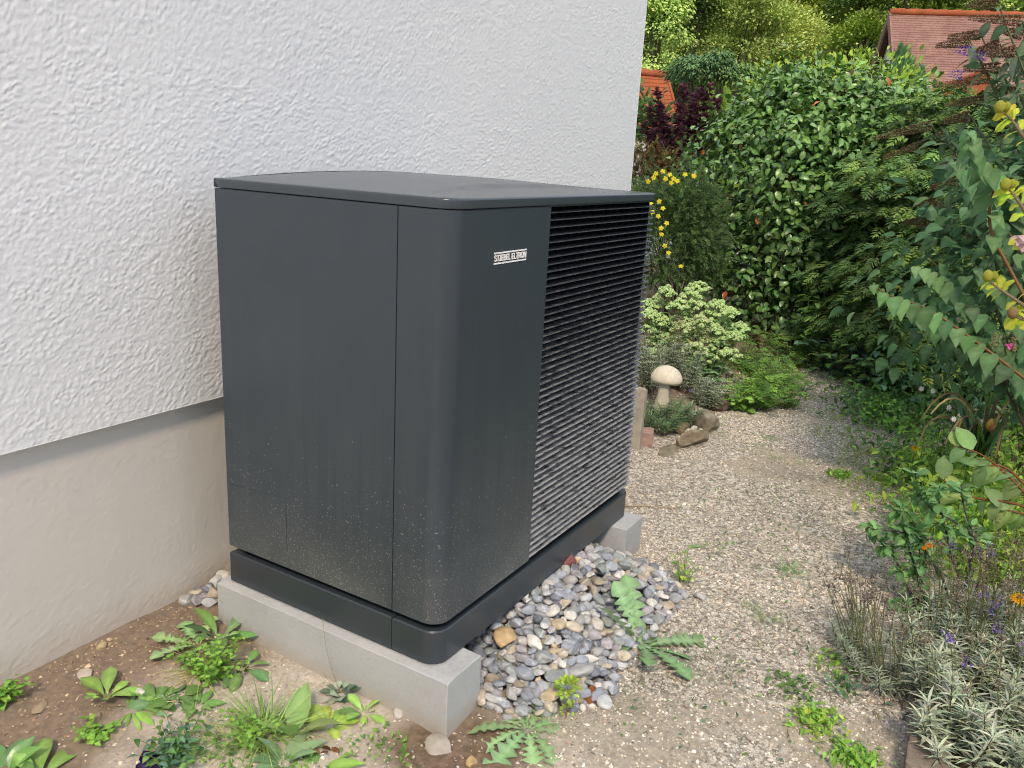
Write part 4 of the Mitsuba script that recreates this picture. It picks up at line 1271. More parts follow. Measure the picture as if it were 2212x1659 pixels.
k = thing('yellow_flowered_shrub', 'fine leaved green shrub dotted with bright yellow flowers behind the heat pump', 'shrub')
P_, D_, cc, _ = crown_pts(at(1450, 530, 6.5), (.36, .40, .54), 210, 26, .055, .55)
foliage(k, TWIG, P_, D_, unit(A([0, 0, 1]) + .6 * dirs(len(P_))), U(.045, .08, len(P_)), pick([(.05, .095, .028), (.065, .115, .03), (.04, .075, .025)], len(P_)), LEAF, 1.0, .2, 40)
limbs(k, on(1460, 735), cc, 9, .016)
for px, py in ((1417, 375), (1432, 370), (1447, 377), (1455, 386), (1438, 386), (1463, 391), (1400, 392), (1424, 435), (1432, 450), (1409, 458), (1422, 467), (1405, 440), (1428, 493), (1429, 506), (1436, 531), (1444, 546), (1471, 575), (1440, 482), (1480, 377), (1412, 384), (1450, 395), (1499, 380)):
    c_ = at(px, py, 6.02)
    th = np.arange(5) * 1.257 + U(0, 6)
    f_ = unit(CAM - c_ + A([0, 0, U(0, 4)]) + dirs(1)[0] * 1.5)
    ex = unit(np.cross(f_, [0, 0, 1]))
    ey = np.cross(f_, ex)
    d = np.cos(th)[:, None] * ex + np.sin(th)[:, None] * ey + .25 * f_
    part(k, 'flower', place(ROUND, np.repeat(c_[None], 5, 0), d, f_, .019, pick([(.75, .60, .03), (.80, .66, .05)], 5, .06), 1.0, .2), PETAL, True)

k = thing('faded_spirea', 'brownish shrub with faded seed heads between the house corner and the purple shrub', 'shrub')
P_, D_, cc, _ = crown_pts(at(1400, 385, 7.6), (.26, .4, .22), 80, 26, .05, .5)
foliage(k, TWIG, P_, D_, unit(A([0, 0, 1]) + .6 * dirs(len(P_))), U(.045, .07, len(P_)), pick([(.09, .10, .03), (.12, .09, .035), (.15, .09, .04)], len(P_)), DULL)
limbs(k, on(1440, 690), cc, 7, .016)
k = thing('laurel', 'mid green broad leaved shrub just behind the house corner', 'shrub')
P_, D_, cc, _ = crown_pts(at(1380, 300, 9.6), (.28, .5, .42), 60, 18, .08, .5)
foliage(k, OVATE, P_, D_, unit(A([0, 0, 1]) + .5 * dirs(len(P_))), U(.06, .09, len(P_)), pick(G_MID + G_DARK, len(P_)))
limbs(k, grnd(at(1392, 600, 9.0)), cc, 6, .02)

k = thing('purple_shrub', 'dark purple leaved shrub with upright shoots left of the glossy shrub', 'shrub')
root = at(1472, 560, 8.5)
for px, py in ((1402, 232), (1418, 196), (1440, 255), (1392, 270), (1412, 280), (1398, 330), (1428, 230), (1465, 225), (1478, 182), (1500, 205), (1512, 192), (1535, 185), (1552, 205), (1450, 300), (1490, 260), (1520, 250), (1540, 260), (1560, 245), (1405, 300), (1430, 320), (1470, 320), (1510, 320), (1545, 320), (1415, 350), (1455, 375), (1500, 380), (1535, 390)):
    e = at(px, py, 8.9 + U(-.45, .45))
    cv = bez(root, root * .5 + e * .5 + A([0, 0, -.1]), e, 9)
    part(k, 'shoot', tube(cv, np.linspace(.012, .003, 9), 5, (.08, .045, .04)), BARK, True)
    n_ = 520
    f = U(1.6, 7.98, n_)
    i0 = f.astype(int)
    pos = cv[i0] + (cv[i0 + 1] - cv[i0]) * (f - i0)[:, None]
    d = unit(dirs(n_) * [1, 1, .4] + A([0, 0, .55]))
    top = (f / 8)[:, None]
    foliage(k, ROUN2, pos + d * .01, d, unit(A([0, 0, 1]) + .4 * dirs(n_)), U(.06, .10, n_) * (1.15 - .5 * top[:, 0]), pick([(.105, .062, .100), (.14, .085, .125), (.08, .05, .078)], n_, .25) * (1 - .35 * top) + top * .35 * pick([(.24, .08, .075)], n_), LEAF, 1.0, .1)

k = thing('conifer_hedge', 'shady green conifer with drooping fern like sprays right of the glossy shrub', 'conifer')
lv = [crown_pts(at(2085, 560, 6.7), (.85, .95, .85), 420, 26, .10, .65, .3), crown_pts(at(2020, 720, 6.6), (.62, .7, .36), 130, 26, .10, .6, .3), crown_pts(at(2190, 350, 7.0), (.55, .9, .55), 150, 26, .10, .6, .3)]
P_, D_ = np.vstack([l[0] for l in lv]), np.vstack([l[1] for l in lv])
D_ = unit(D_ * [1, 1, .4] + A([-.25, -.1, -.25]))
foliage(k, SPRAY, P_, D_, unit(A([0, 0, 1]) + .35 * dirs(len(P_))), U(.09, .17, len(P_)), pick([(.035, .075, .02), (.055, .11, .025), (.08, .14, .026)], len(P_), .25), DULL, 1.1, .2, 120, 'spray')
limbs(k, grnd(at(2060, 800, 6.7)), lv[0][2], 10, .05)

k = thing('butterfly_bush', 'butterfly bush with brown seed spikes reaching in from the upper right', 'shrub')
root = grnd(at(2420, 900, 4.8))
SP = [((2119, 75), (2048, 80)), ((2096, 90), (2022, 99)), ((2160, 146), (2081, 149)), ((2142, 169), (2017, 186)), ((2208, 45), (2092, 38)), ((2158, 12), (2087, 9)), ((2012, 271), (1886, 299)), ((2042, 292), (1908, 341)), ((2071, 346), (2029, 353)), ((2067, 396), (2008, 405)),
      ((2025, 434), (1983, 438)), ((2008, 477), (1954, 480)), ((2129, 500), (2090, 513)), ((2129, 214), (2042, 226)), ((2195, 110), (2130, 118)), ((2200, 200), (2150, 190)), ((2095, 250), (2040, 262)), ((2210, 75), (2150, 62)), ((2160, 95), (2110, 110))]
for i_, (a_, b_) in enumerate(SP):
    dd_ = 4.7 + U(-.3, .3)
    s0, s1 = at(*a_, dd_), at(*b_, dd_ - .02)
    part(k, 'seed_spike', spike(s0, s1, .038, .014, 900, .011, [(.22, .15, .10), (.28, .19, .125), (.16, .105, .07)]), DULL, True)
    mid = (s0 + root) / 2 + A([0, 0, .35])
    cv = bez(root, mid, s0, 10)
    part(k, 'branch', tube(np.vstack([cv, s1]), np.r_[np.linspace(.011, .004, 10), .002], 5, (.13, .15, .08)), BARK, True)
    P_, D_, S_ = [], [], []
    for f in np.linspace(2.5, 8.9, 18):
        i0 = int(f)
        q = cv[i0] + (cv[i0 + 1] - cv[i0]) * (f - i0)
        ax = unit(cv[i0 + 1] - cv[i0])
        for _ in range(2):
            P_.append(q)
            D_.append(unit(ax * .5 + dirs(1)[0] * .8 + A([0, 0, -.35])))
            S_.append(U(.09, .16) * (1.15 - .05 * f))
    foliage(k, LANCE, A(P_), A(D_), unit(A([0, 0, 1]) + .3 * dirs(len(P_))), A(S_), pick([(.045, .085, .045), (.06, .105, .06), (.08, .12, .085)], len(P_)), LEAF, 1.7, .25, 6)
for px, py in ((2079, 108), (2066, 160), (2118, 118)):
    c_ = at(px, py, 4.6)
    part(k, 'flower', spike(c_ + A([.02, -.03, -.004]), c_ - A([.02, -.03, 0]), .03, .018, 120, .011, [(.26, .14, .52), (.20, .10, .44)]), PETAL, True, label='violet flower tip of the butterfly bush')

k = thing('arching_shrub', 'shrub with arching shoots of paired heart shaped green leaves at the right', 'shrub')
root = grnd(at(2420, 1000, 3.5))
BR = [[(2230, 830), (2126, 751), (2065, 707), (2000, 666), (1943, 646), (1889, 616)], [(2200, 760), (2102, 662), (2063, 627), (2022, 596), (1978, 576)], [(2170, 560), (2138, 450), (2150, 390), (2121, 358), (2102, 323), (2093, 284)],
      [(2230, 700), (2170, 560), (2150, 520), (2140, 480)], [(2230, 860), (2190, 800), (2160, 740), (2130, 690), (2075, 655)], [(2230, 620), (2190, 520), (2130, 440), (2090, 380), (2060, 350)], [(2230, 560), (2195, 480), (2180, 440), (2170, 400)],
      [(2240, 880), (2190, 840), (2130, 800), (2085, 760), (2030, 715), (1985, 690)], [(2240, 760), (2190, 680), (2150, 620), (2110, 580)], [(2250, 900), (2200, 780), (2180, 700), (2165, 640)]]
for i_, br in enumerate(BR):
    dd_ = 3.25 if i_ in (0, 2) else 3.45 + U(0, .35)
    pts = A([at(a_, b_, dd_ + .05 * q) for q, (a_, b_) in enumerate(br[::-1])])[::-1]
    from scipy.interpolate import CubicSpline
    tt = np.linspace(0, 1, len(pts))
    cv = CubicSpline(tt, pts)(np.linspace(0, 1, 26))
    stem = np.vstack([bez(root, (root + cv[0]) / 2 + A([0, 0, .3]), cv[0], 6)[:-1], cv])
    part(k, 'branch', tube(stem, np.linspace(.007, .0016, len(stem)), 5, (.24, .12, .06) if i_ in (0, 2) else (.12, .11, .06)), BARK, True)
    n_ = 13 if i_ == 0 else 11
    f = np.repeat(np.linspace(2, 25, n_) ** 1.0, 2)
    i0 = np.minimum(f.astype(int), 24)
    pos = cv[i0] + (cv[i0 + 1] - cv[i0]) * (f - i0)[:, None]
    ax = unit(cv[i0 + 1] - cv[i0])
    side = unit(np.cross(ax, [0, 0, 1])) * np.where(np.arange(len(f)) % 2, 1, -1)[:, None]
    d = unit(side * .75 + ax * .35 + A([0, 0, -.65]) + .25 * dirs(len(f)))
    s_ = U(.058, .076, len(f)) * np.clip(1.15 - (f / 26) ** 5 * .6, .4, 1.2)
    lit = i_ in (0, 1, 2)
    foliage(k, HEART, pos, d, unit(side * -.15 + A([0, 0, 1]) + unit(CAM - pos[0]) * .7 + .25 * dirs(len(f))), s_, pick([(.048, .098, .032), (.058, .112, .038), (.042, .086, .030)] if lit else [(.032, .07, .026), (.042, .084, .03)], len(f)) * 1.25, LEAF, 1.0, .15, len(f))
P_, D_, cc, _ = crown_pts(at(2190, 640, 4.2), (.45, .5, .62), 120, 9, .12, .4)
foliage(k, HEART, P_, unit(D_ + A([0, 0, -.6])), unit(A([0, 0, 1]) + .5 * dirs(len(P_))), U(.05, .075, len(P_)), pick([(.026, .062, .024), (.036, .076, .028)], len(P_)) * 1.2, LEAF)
limbs(k, root, cc, 7, .014)

k = thing('hibiscus', 'twigs with yellow green lobed leaves and round buds reaching in from the right edge', 'shrub')
root = grnd(at(2480, 1150, 2.7))
for tw, bud, pk_ in (([(2250, 345), (2212, 296), (2190, 265), (2171, 244)], (2160, 231), 0), ([(2250, 520), (2212, 453), (2195, 428), (2180, 408)], (2172, 398), 0), ([(2260, 700), (2212, 660), (2175, 635), (2140, 609)], (2134, 596), 0), ([(2260, 715), (2225, 695), (2205, 688), (2192, 684)], (2188, 676), 1), ([(2260, 560), (2235, 530), (2222, 520), (2213, 512)], None, 2)):
    pts = A([at(a_, b_, 2.55) for a_, b_ in tw])
    cv = CubicSpline(np.linspace(0, 1, 4), pts)(np.linspace(0, 1, 12))
    part(k, 'branch', tube(np.vstack([bez(root, (root + cv[0]) / 2 + A([0, 0, .25]), cv[0], 6)[:-1], cv]), np.linspace(.007, .0025, 17), 6, (.22, .17, .12)), BARK, True)
    if bud:
        c_ = at(*bud, 2.54)
        V, F = lump(ICO2, (.013, .013, .016), 5, .12)
        part(k, 'bud', (V + c_, F, np.tile(A([.42, .44, .08]) if pk_ == 0 else A([.34, .24, .12]), (len(V), 1))), LEAF, True)
        V, F = lump(ICO1, (.010, .010, .013), 6, .12)
        if pk_ == 0:
            part(k, 'bud', (V + c_ + RT * .017 + UP * .001, F, np.tile(A([.40, .42, .07]), (len(V), 1))), LEAF, True)
    if pk_ == 2:
        for a in range(16):
            d = unit(dirs(1)[0] - FW * .6)
            part(k, 'petal', place(ROUND, at(2216, 512, 2.5)[None], d, [0, 0, 1], .035, A([[.72, .55, .58]]) * U(.85, 1.05), 1.0, .3), PETAL, True)
    for f in (3, 5.5, 8, 9.5, 10.5, 11):
        for sg in (-1, 1):
            q = cv[int(f)]
            ax = unit(cv[min(int(f) + 1, 11)] - cv[int(f) - 1])
            d = unit(ax * .5 + sg * np.cross(ax, unit(CAM - q)) * .8 + dirs(1)[0] * .25)
            part(k, 'leaf', place(LOBED, q[None], d, unit(unit(CAM - q) * .6 + A([0, 0, .9]) + .8 * dirs(1)[0]), U(.024, .042), pick([(.21, .265, .022), (.245, .28, .03), (.18, .245, .025)], 1, .1), 1.1, .2), LEAF, True)

# ------------------------------------------------------------------ the flower bed at the right
k = thing('iris', 'withering iris clump with green swords and curled brown leaves right of the path', 'perennial')
root = on(2125, 1010)
for px, py, dd_, w_, c_ in ((2040, 788, 4.05, .024, G_BLUE), (2138, 778, 4.05, .018, [(.09, .15, .07)]), (2078, 880, 4.0, .026, G_BLUE), (2150, 860, 4.1, .022, G_BLUE), (2175, 905, 3.9, .024, G_BLUE), (2115, 900, 4.0, .022, [(.12, .19, .05)]), (2190, 880, 4.0, .02, [(.10, .15, .05)])):
    e = at(px, py, dd_)
    b0 = root + A([U(-.05, .05), U(-.06, .06), 0])
    L_ = np.linalg.norm(e - b0)
    part(k, 'leaf', place(leaf(lambda t: .5 * (1 - t ** 3) + .02, 6, .1, 0, .05), b0[None], unit(e - b0), unit(CAM - b0), L_, pick(c_, 1, .1), w_ * 2 / L_, .0), LEAF, True)
for a_, m_, e_, c_ in (((0, 0), (2050, 880), (1985, 955), 0), ((0, 0), (2090, 850), (2010, 895), 1), ((0, 0), (2100, 880), (2040, 960), 0), ((0, 0), (2080, 830), (1990, 905), 1), ((0, 0), (2150, 850), (2215, 800), 0), ((0, 0), (2160, 880), (2212, 860), 1), ((0, 0), (2110, 890), (2075, 1000), 0), ((0, 0), (2090, 870), (2060, 985), 0), ((0, 0), (2170, 900), (2150, 990), 1), ((0, 0), (2130, 860), (2180, 930), 0)):
    b0 = root + A([U(-.06, .06), U(-.06, .06), 0])
    m__, e__ = at(*m_, 3.95), at(*e_, 3.85)
    cv = bez(b0, m__ * 1.0 + (m__ - (b0 + e__) / 2) * .6, e__, 10)
    w_ = np.linspace(.010, .003, 10)
    ax = unit(np.gradient(cv, axis=0))
    sd = unit(np.cross(ax, unit(CAM - cv[5])) + .25 * dirs(1))
    V = np.stack([cv + sd * w_[:, None], cv + A([0, 0, .004]), cv - sd * w_[:, None]], 1).reshape(-1, 3)
    F = leaf(lambda t: 1, 9)[1]
    col = pick([(.27, .20, .13), (.34, .26, .18), (.20, .135, .085)] if c_ == 0 else [(.28, .22, .12), (.20, .21, .08)], 1)
    part(k, 'dry_leaf', (V, F, np.repeat(col, len(V), 0) * U(.8, 1.15, (len(V), 1))), LEAF, True)
part(k, 'seed_pod', (lambda m_: (m_[0] * [1, 1, 1.5] + at(2140, 918, 3.8), m_[1], np.where((meshkit.noise(m_[0] * 60) > .5)[:, None], A([.26, .19, .05]), A([.16, .08, .04]))))(lump(ICO2, (.017, .017, .019), 3, .1)), STONE, True)

for px, py, h_, r_, colr, lab in ((1977, 968, .0, .030, [(.78, .50, .02), (.82, .56, .03)], 'yellow marigold flower leftmost at the right path border'), (2070, 945, .0, .038, [(.80, .46, .01), (.80, .52, .02)], 'large golden marigold flower under the withered iris'), (2169, 1078, .0, .017, [(.75, .24, .01)], 'small orange marigold among the large leaves at the right edge'),
                                  (2018, 1111, .0, .013, [(.75, .25, .01)], 'tiny orange marigold bud above the mugwort'), (2008, 1177, .0, .019, [(.80, .32, .02)], 'orange marigold flower in front of the mugwort stems'), (1997, 1183, .0, .012, [(.75, .22, .01)], 'tiny orange marigold touching the orange flower before the mugwort'), (2204, 1292, .0, .034, [(.80, .40, .01)], 'orange marigold at the right edge above the lavender')):
    k = thing('marigold', lab, 'flower')
    r_ *= .8
    g_ = on(px, py + 40)
    c_ = at(px, py, np.linalg.norm(g_ - CAM) - .45)
    part(k, 'stalk', tube(bez(grnd(c_ + FW * .05), (grnd(c_) + c_) / 2 + A([.01, 0, 0]), c_, 6), .0022, 5, (.12, .2, .05)), BARK, True)
    f_ = unit(A([0, 0, 1]) + .45 * unit(CAM - c_))
    ex = unit(np.cross(f_, [0, 1, 0]))
    ey = np.cross(f_, ex)
    for ring, n_, s_ in ((0, 16, 1.0), (1, 12, .7)):
        th = np.arange(n_) * 2 * PI / n_ + U(0, 1)
        d = np.cos(th)[:, None] * ex + np.sin(th)[:, None] * ey + (.2 + .5 * ring) * f_
        part(k, 'petal_ring', place(ROUN2, np.repeat(c_[None], n_, 0), d, f_, r_ * s_, pick(colr, n_, .08), .45, .25), PETAL, True)
    part(k, 'centre', (lambda m_: (m_[0] + c_ + f_ * r_ * .12, m_[1], np.tile(A([.42, .16, .01]), (len(m_[0]), 1))))(lump(ICO1, (r_ * .25,) * 3, 2, .1)), STONE, True)

k = thing('large_leaved_shrub', 'low branch with large oval light green leaves and a reddish stem at the right edge', 'shrub')
for br in ([(2260, 1110), (2212, 1062), (2170, 1020), (2125, 985), (2070, 965)], [(2260, 1090), (2212, 1045), (2180, 1015), (2150, 1005), (2120, 1012)], [(2260, 1130), (2200, 1090), (2140, 1080), (2090, 1070), (2035, 1035)], [(2260, 1150), (2230, 1120), (2210, 1110), (2190, 1105), (2170, 1100)]):
    pts = A([at(a_, b_, 3.45) for a_, b_ in br])
    cv = CubicSpline(np.linspace(0, 1, 5), pts)(np.linspace(0, 1, 16))
    part(k, 'branch', tube(np.vstack([grnd(at(2300, 1200, 3.4)), cv]), np.linspace(.006, .0025, 17), 5, (.22, .09, .05)), BARK, True)
    for f in (4, 6, 8, 10, 12, 13, 14, 15):
        q = cv[f]
        ax = unit(cv[f] - cv[f - 1])
        d = unit(ax * .6 + (1 if f % 2 else -1) * np.cross(ax, unit(CAM - q)) * .7 + .3 * dirs(1)[0])
        part(k, 'leaf', place(leaf(ov(.33, .7, .8), 4, .25, .3), q[None], d, unit(A([0, 0, 1]) + .6 * unit(CAM - q) + .4 * dirs(1)[0]), U(.06, .095), pick([(.12, .185, .05), (.10, .17, .05), (.14, .20, .055), (.08, .145, .05)], 1, .1), 1.0, .2), LEAF, True)

k = thing('mugwort', 'dark stemmed plant with lobed mid green leaves leaning over the path at the right', 'perennial')
for br in ([(2109, 1165), (2066, 1130), (2012, 1099), (1983, 1068), (1978, 1015)], [(2100, 1200), (2040, 1175), (1953, 1151), (1905, 1146), (1868, 1135)], [(1990, 1300), (1979, 1240), (1968, 1200), (1955, 1150), (1948, 1092)], [(1990, 1310), (1985, 1260), (1988, 1220), (1985, 1180), (1980, 1140)], [(2040, 1260), (2010, 1210), (1990, 1170), (1970, 1120), (1930, 1105)], [(1990, 1330), (1960, 1270), (1940, 1220), (1920, 1190), (1900, 1170)], [(2070, 1240), (2050, 1180), (2040, 1130), (2030, 1090), (2030, 1050)], [(2020, 1330), (2000, 1300), (1980, 1280), (1960, 1290), (1940, 1300)], [(2130, 1230), (2110, 1170), (2090, 1120), (2080, 1080), (2075, 1040)]):
    pts = A([at(a_, b_, 3.3) for a_, b_ in br])
    cv = CubicSpline(np.linspace(0, 1, 5), pts)(np.linspace(0, 1, 20))
    part(k, 'stem', tube(np.vstack([grnd(at(2080, 1290, 3.25)), cv]), np.linspace(.0045, .0018, 21), 5, (.075, .06, .075)), BARK, True)
    n_ = 44
    f = U(2, 18.9, n_) ** 1.0
    f[-10:] = U(15, 18.9, 10)
    i0 = f.astype(int)
    pos = cv[i0] + (cv[i0 + 1] - cv[i0]) * (f - i0)[:, None]
    d = unit(unit(cv[i0 + 1] - cv[i0]) * .5 + dirs(n_, .1))
    foliage(k, LOBED, pos, d, unit(A([0, 0, 1]) + .5 * dirs(n_)), U(.030, .058, n_), pick([(.07, .15, .045), (.085, .175, .05), (.06, .125, .04)], n_), LEAF, .95, .25, 16)
carpet('dense mixed green leaves filling the flower bed at the right', [on(*q) for q in ((2050, 1120), (2100, 1110), (2150, 1130), (2200, 1150), (2090, 1180), (2150, 1200), (2200, 1230), (2050, 1200), (2100, 1250), (2180, 1270), (2010, 1150), (2200, 1080), (2140, 1060), (2060, 1070), (2020, 1060), (2000, 1090), (2180, 1020))], .24, 3600, .042, OVAT2, G_FRESH + G_MID[1:2] + G_LIME, 'bed_greenery', rad=.11)
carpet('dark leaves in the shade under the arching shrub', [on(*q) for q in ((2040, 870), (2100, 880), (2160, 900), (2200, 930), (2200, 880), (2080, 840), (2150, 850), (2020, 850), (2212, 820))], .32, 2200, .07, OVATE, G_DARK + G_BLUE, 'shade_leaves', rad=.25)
k = thing('phlox', 'tall leafy plant with a brown spent head and one pink flower, right edge', 'perennial')
p = on(2205, 1010)
tips = stems(k, p, 9, .72, .14, .09, LANCE, G_FRESH + G_MID, 16, (.12, .18, .06), .2, .3, r=.003, wid=2.0, nparts=40)
c_ = at(2168, 738, 3.5)
part(k, 'seed_head', spike(c_ - A([0, 0, .03]), c_ + A([0, 0, .03]), .07, .06, 170, .014, [(.26, .24, .10), (.22, .17, .08)]), DULL, True)
part(k, 'stem', tube(bez(p, (p + c_) / 2 + A([0, 0, .05]), c_, 8), .0028, 5, (.12, .18, .06)), BARK, True)
part(k, 'flower', place(ROUN2, np.repeat(at(2178, 748, 3.46)[None], 5, 0), unit(dirs(5) - FW * .3), -FW, .018, pick([(.60, .12, .36)], 5, .08)), PETAL, True)
k = thing('white_asters', 'small white daisy flowers scattered in the shade of the arching shrub', 'flower')
for px, py in ((2160, 560), (2172, 582), (2135, 570), (2205, 600), (2090, 640), (2070, 690), (2185, 612), (2120, 605), (2050, 880), (1990, 840), (2015, 845), (2060, 905), (2070, 935), (2190, 640), (2110, 585), (2150, 600), (2200, 575)):
    c_ = at(px, py, 3.95 + U(-.1, .1))
    th = np.arange(9) * .698
    ex, ey = RT, UP
    part(k, 'flower', place(ROUN2, np.repeat(c_[None], 9, 0), np.cos(th)[:, None] * ex + np.sin(th)[:, None] * ey - .2 * FW, -FW, .014, np.full((9, 3), .72), .5), PETAL, True)
    part(k, 'stalk', tube([c_, grnd(c_) + dirs(1)[0] * [.03, .03, 0]], .0013, 3, (.10, .16, .05)), BARK, True)

lavender('tall dry lavender with bare grey stalks standing at the edge of the gravel path', [on(1845, 1400), on(1875, 1445), on(1915, 1490)], 9, .10, .11, .04, G_GREY, 17, .25, 0, wid=1.0, lean=(.02, .05), seed_col=((.20, .18, .16), (.12, .10, .09)))
lavender('big silvery lavender bush with violet spikes in the lower right corner', [on(2085, 1570), on(2165, 1640), on(2060, 1640), on(2030, 1500)], 13, .17, .16, .066, [(.20, .25, .20), (.23, .27, .225), (.17, .22, .17)], 7, .26, 2, wid=1.25, nparts=60)
lavender('silvery lavender with many grey brown seed heads at the right edge', [on(2120, 1440), on(2190, 1430), on(2060, 1390), on(2150, 1370), on(2212, 1500), on(2020, 1440)], 10, .17, .15, .056, G_GREY + [(.24, .29, .24)], 20, .33, 1, wid=1.15, nparts=10)
carpet('dry twigs and brown straw under the lavender in the lower right corner', [on(*q) for q in ((2120, 1500), (2180, 1550), (2200, 1600), (2100, 1530), (2050, 1540), (2212, 1640), (2150, 1500))], .07, 900, .05, NEEDLE, [(.14, .10, .07), (.20, .15, .10), (.10, .075, .055)], 'dry_twigs', 'dry twigs', BARK, .09)

for i_, (px, py, ln) in enumerate(((1950, 1655, .26), (1990, 1530, .26), (2032, 1425, .24), (2065, 1335, .24))):
    block('kerb_stone', ('rough brown kerb stone of the flower bed at the bottom edge', 'rough brown kerb stone second from the bottom, beside the lavender', 'kerb stone half hidden behind dry lavender stalks', 'kerb stone farthest from the camera under the lavender')[i_], on(px, py, -.01) + A([.05, -.05, 0]), ln, .10, .085, .03, (.24, .205, .17), 0, 'kerb stone')

LEAF_FAR = DULL
# ------------------------------------------------------------------ far houses and trees
def at_z(px, py, z):
    d = ray(px, py)
    return CAM + d * ((z - CAM[2]) / d[2])


def gable_house(label, R0, R1, drop, run, walls, name, tile, over=.25, rows=30, verge='roof_orange', gable='white_render'):
    """ridge R0-R1, the near slope falls towards the camera"""
    k_ = thing(name, label, 'house')
    ax = unit(A(R1 - R0) * [1, 1, 0])
    L_ = np.linalg.norm((R1 - R0)[:2])
    nh = A([ax[1], -ax[0], 0])
    if nh @ (CAM - R0) < 0:
        nh = -nh
    zr = R0[2]
    O = A([R0[0], R0[1], 0])
    w0, w1 = O + ax * over, O + ax * (L_ - over)
    zb = float(gz(O[0], O[1])) - .5
    ze = zr - drop

    def prism(a, b, half, z0, z1, ztop):
        V = []
        for c_ in (a, b):
            V += [c_ + nh * half + [0, 0, z0], c_ + nh * half + [0, 0, z1], c_ + [0, 0, ztop], c_ - nh * half + [0, 0, z1], c_ - nh * half + [0, 0, z0]]
        F = [[0, 1, 2], [0, 2, 3], [0, 3, 4], [5, 7, 6], [5, 8, 7], [5, 9, 8]]
        for q in range(5):
            q2 = (q + 1) % 5
            F += [[q, q + 5, q2 + 5], [q, q2 + 5, q2]]
        return A(V), A(F)
    part(k_, 'wall', prism(w0, w1, run * .9, zb, ze + .0 + .1 * drop - .12, zr - .14), gable)
    for sgn, nm in ((1, 'roof'), (-1, 'roof')):
        n_ = nh * sgn
        sl = unit(n_ * run - A([0, 0, drop]))
        nrm = unit(np.cross(ax, sl))
        if nrm[2] < 0:
            nrm = -nrm
        SL = math.hypot(run, drop)
        V, F = [], []
        for q in range(rows):
            a0, a1 = q / rows * SL, (q + 1) / rows * SL + .03
            c0 = O + [0, 0, zr] + sl * a0
            c1 = O + [0, 0, zr] + sl * a1
            b_ = len(V)
            lft = .014
            V += [c0, c0 + ax * L_, c1 + nrm * lft, c1 + ax * L_ + nrm * lft, c1 - nrm * .03, c1 + ax * L_ - nrm * .03]
            F += [[b_, b_ + 1, b_ + 3], [b_, b_ + 3, b_ + 2], [b_ + 2, b_ + 3, b_ + 5], [b_ + 2, b_ + 5, b_ + 4]]
        key = part(k_, nm, (A(V), A(F)), tile)
        roof0 = key if sgn == 1 else roof0
        for q, e_ in enumerate((O - ax * .02, O + ax * (L_ - .04))):
            s0, s1 = e_ + [0, 0, zr + .06], e_ + [0, 0, zr + .06] + sl * (SL + .03)
            V = [s0, s0 + ax * .06, s1 + ax * .06, s1]
            V = A(V + [v - nrm * .22 for v in V])
            part(key, 'verge_board', (V, A([[0, 1, 2], [0, 2, 3], [4, 6, 5], [4, 7, 6], [0, 4, 5], [0, 5, 1], [1, 5, 6], [1, 6, 2], [2, 6, 7], [2, 7, 3], [3, 7, 4], [3, 4, 0]])), verge)
    rl = int(L_ / .4)
    part(roof0, 'ridge_tiles', cat([tube([O + ax * (q * .4) + [0, 0, zr + .02], O + ax * (q * .4 + .43) + [0, 0, zr + .035]], [.10, .12], 8) for q in range(rl)]), 'roof_orange', 50, kind='stuff')
    part(roof0, 'gutter', tube([O + nh * (run + .05) + [0, 0, ze - .03], O + ax * L_ + nh * (run + .05) + [0, 0, ze - .03]], .07, 8), 'gutter_metal', True)
    return k_


R0 = at(1921, 28, 30)
R1 = at_z(2560, 45, R0[2])
gable_house('big house with a faded brown tiled roof behind the shrubs at the upper right', R0, R1, 4.6, 4.2, 0, 'big_house', 'roof_brown', rows=62, verge='roof_brown')
R0 = at(1441, 164, 25)
R1 = at_z(1150, 140, R0[2])
gable_house('small house with a bright orange tiled roof just right of the white house corner', R0, R1, 1.5, 1.35, 0, 'small_house', 'roof_orange', rows=14)
R0 = at(2128, 165, 19)
R1 = at(2128, 165, 19) + A([7, 2.2, 0])
R1[2] = R0[2]
gable_house('low house with red tiles and a dark timber gable below the big brown roof', R0, R1, 1.5, 1.6, 0, 'low_house', 'roof_orange', rows=10, gable='dark_timber')

F_MID = [(.09, .125, .022), (.11, .145, .028), (.075, .11, .02)]
F_YEL = [(.15, .175, .03), (.175, .19, .035), (.13, .16, .03)]
F_DRK = [(.030, .052, .018), (.04, .065, .02), (.05, .075, .02)]
F_LIM = [(.145, .205, .05), (.175, .225, .06), (.125, .18, .045)]
F_OLV = [(.075, .085, .022), (.09, .10, .025), (.06, .075, .02)]


FT = [1.25, 1.35, 1.1]


def tree(label, px, py, dist, w, hh_, pal, ncl=70, per=70, cl=.5, ls=.30, group=None, droop=0.0, name='tree'):
    """crown centre at a pixel and a distance; w, hh_: half width, half height"""
    k_ = thing(name, label, 'tree', group)
    c_ = at(px, py, dist)
    ncl, per, cl, ls = int(ncl * .6), int(per * 3.0), cl * .8, ls * .72
    P_, D_, cc, i_ = crown_pts(c_, (w, w, hh_), ncl, per, cl, .72, .5)
    shade = (.70 + .60 * U(0, 1, ncl))[i_][:, None]
    D_ = unit(D_ + A([0, 0, -droop]))
    foliage(k_, QUAD, P_, D_, unit(A([0, 0, .8]) + .7 * dirs(len(P_))), ls * U(.6, 1.3, len(P_)), pick(pal, len(P_), .2) * FT * shade, LEAF_FAR)
    limbs(k_, grnd(c_) - A([0, 0, .3]), cc, 8, .12 + .03 * w, (.09, .075, .06), .5)


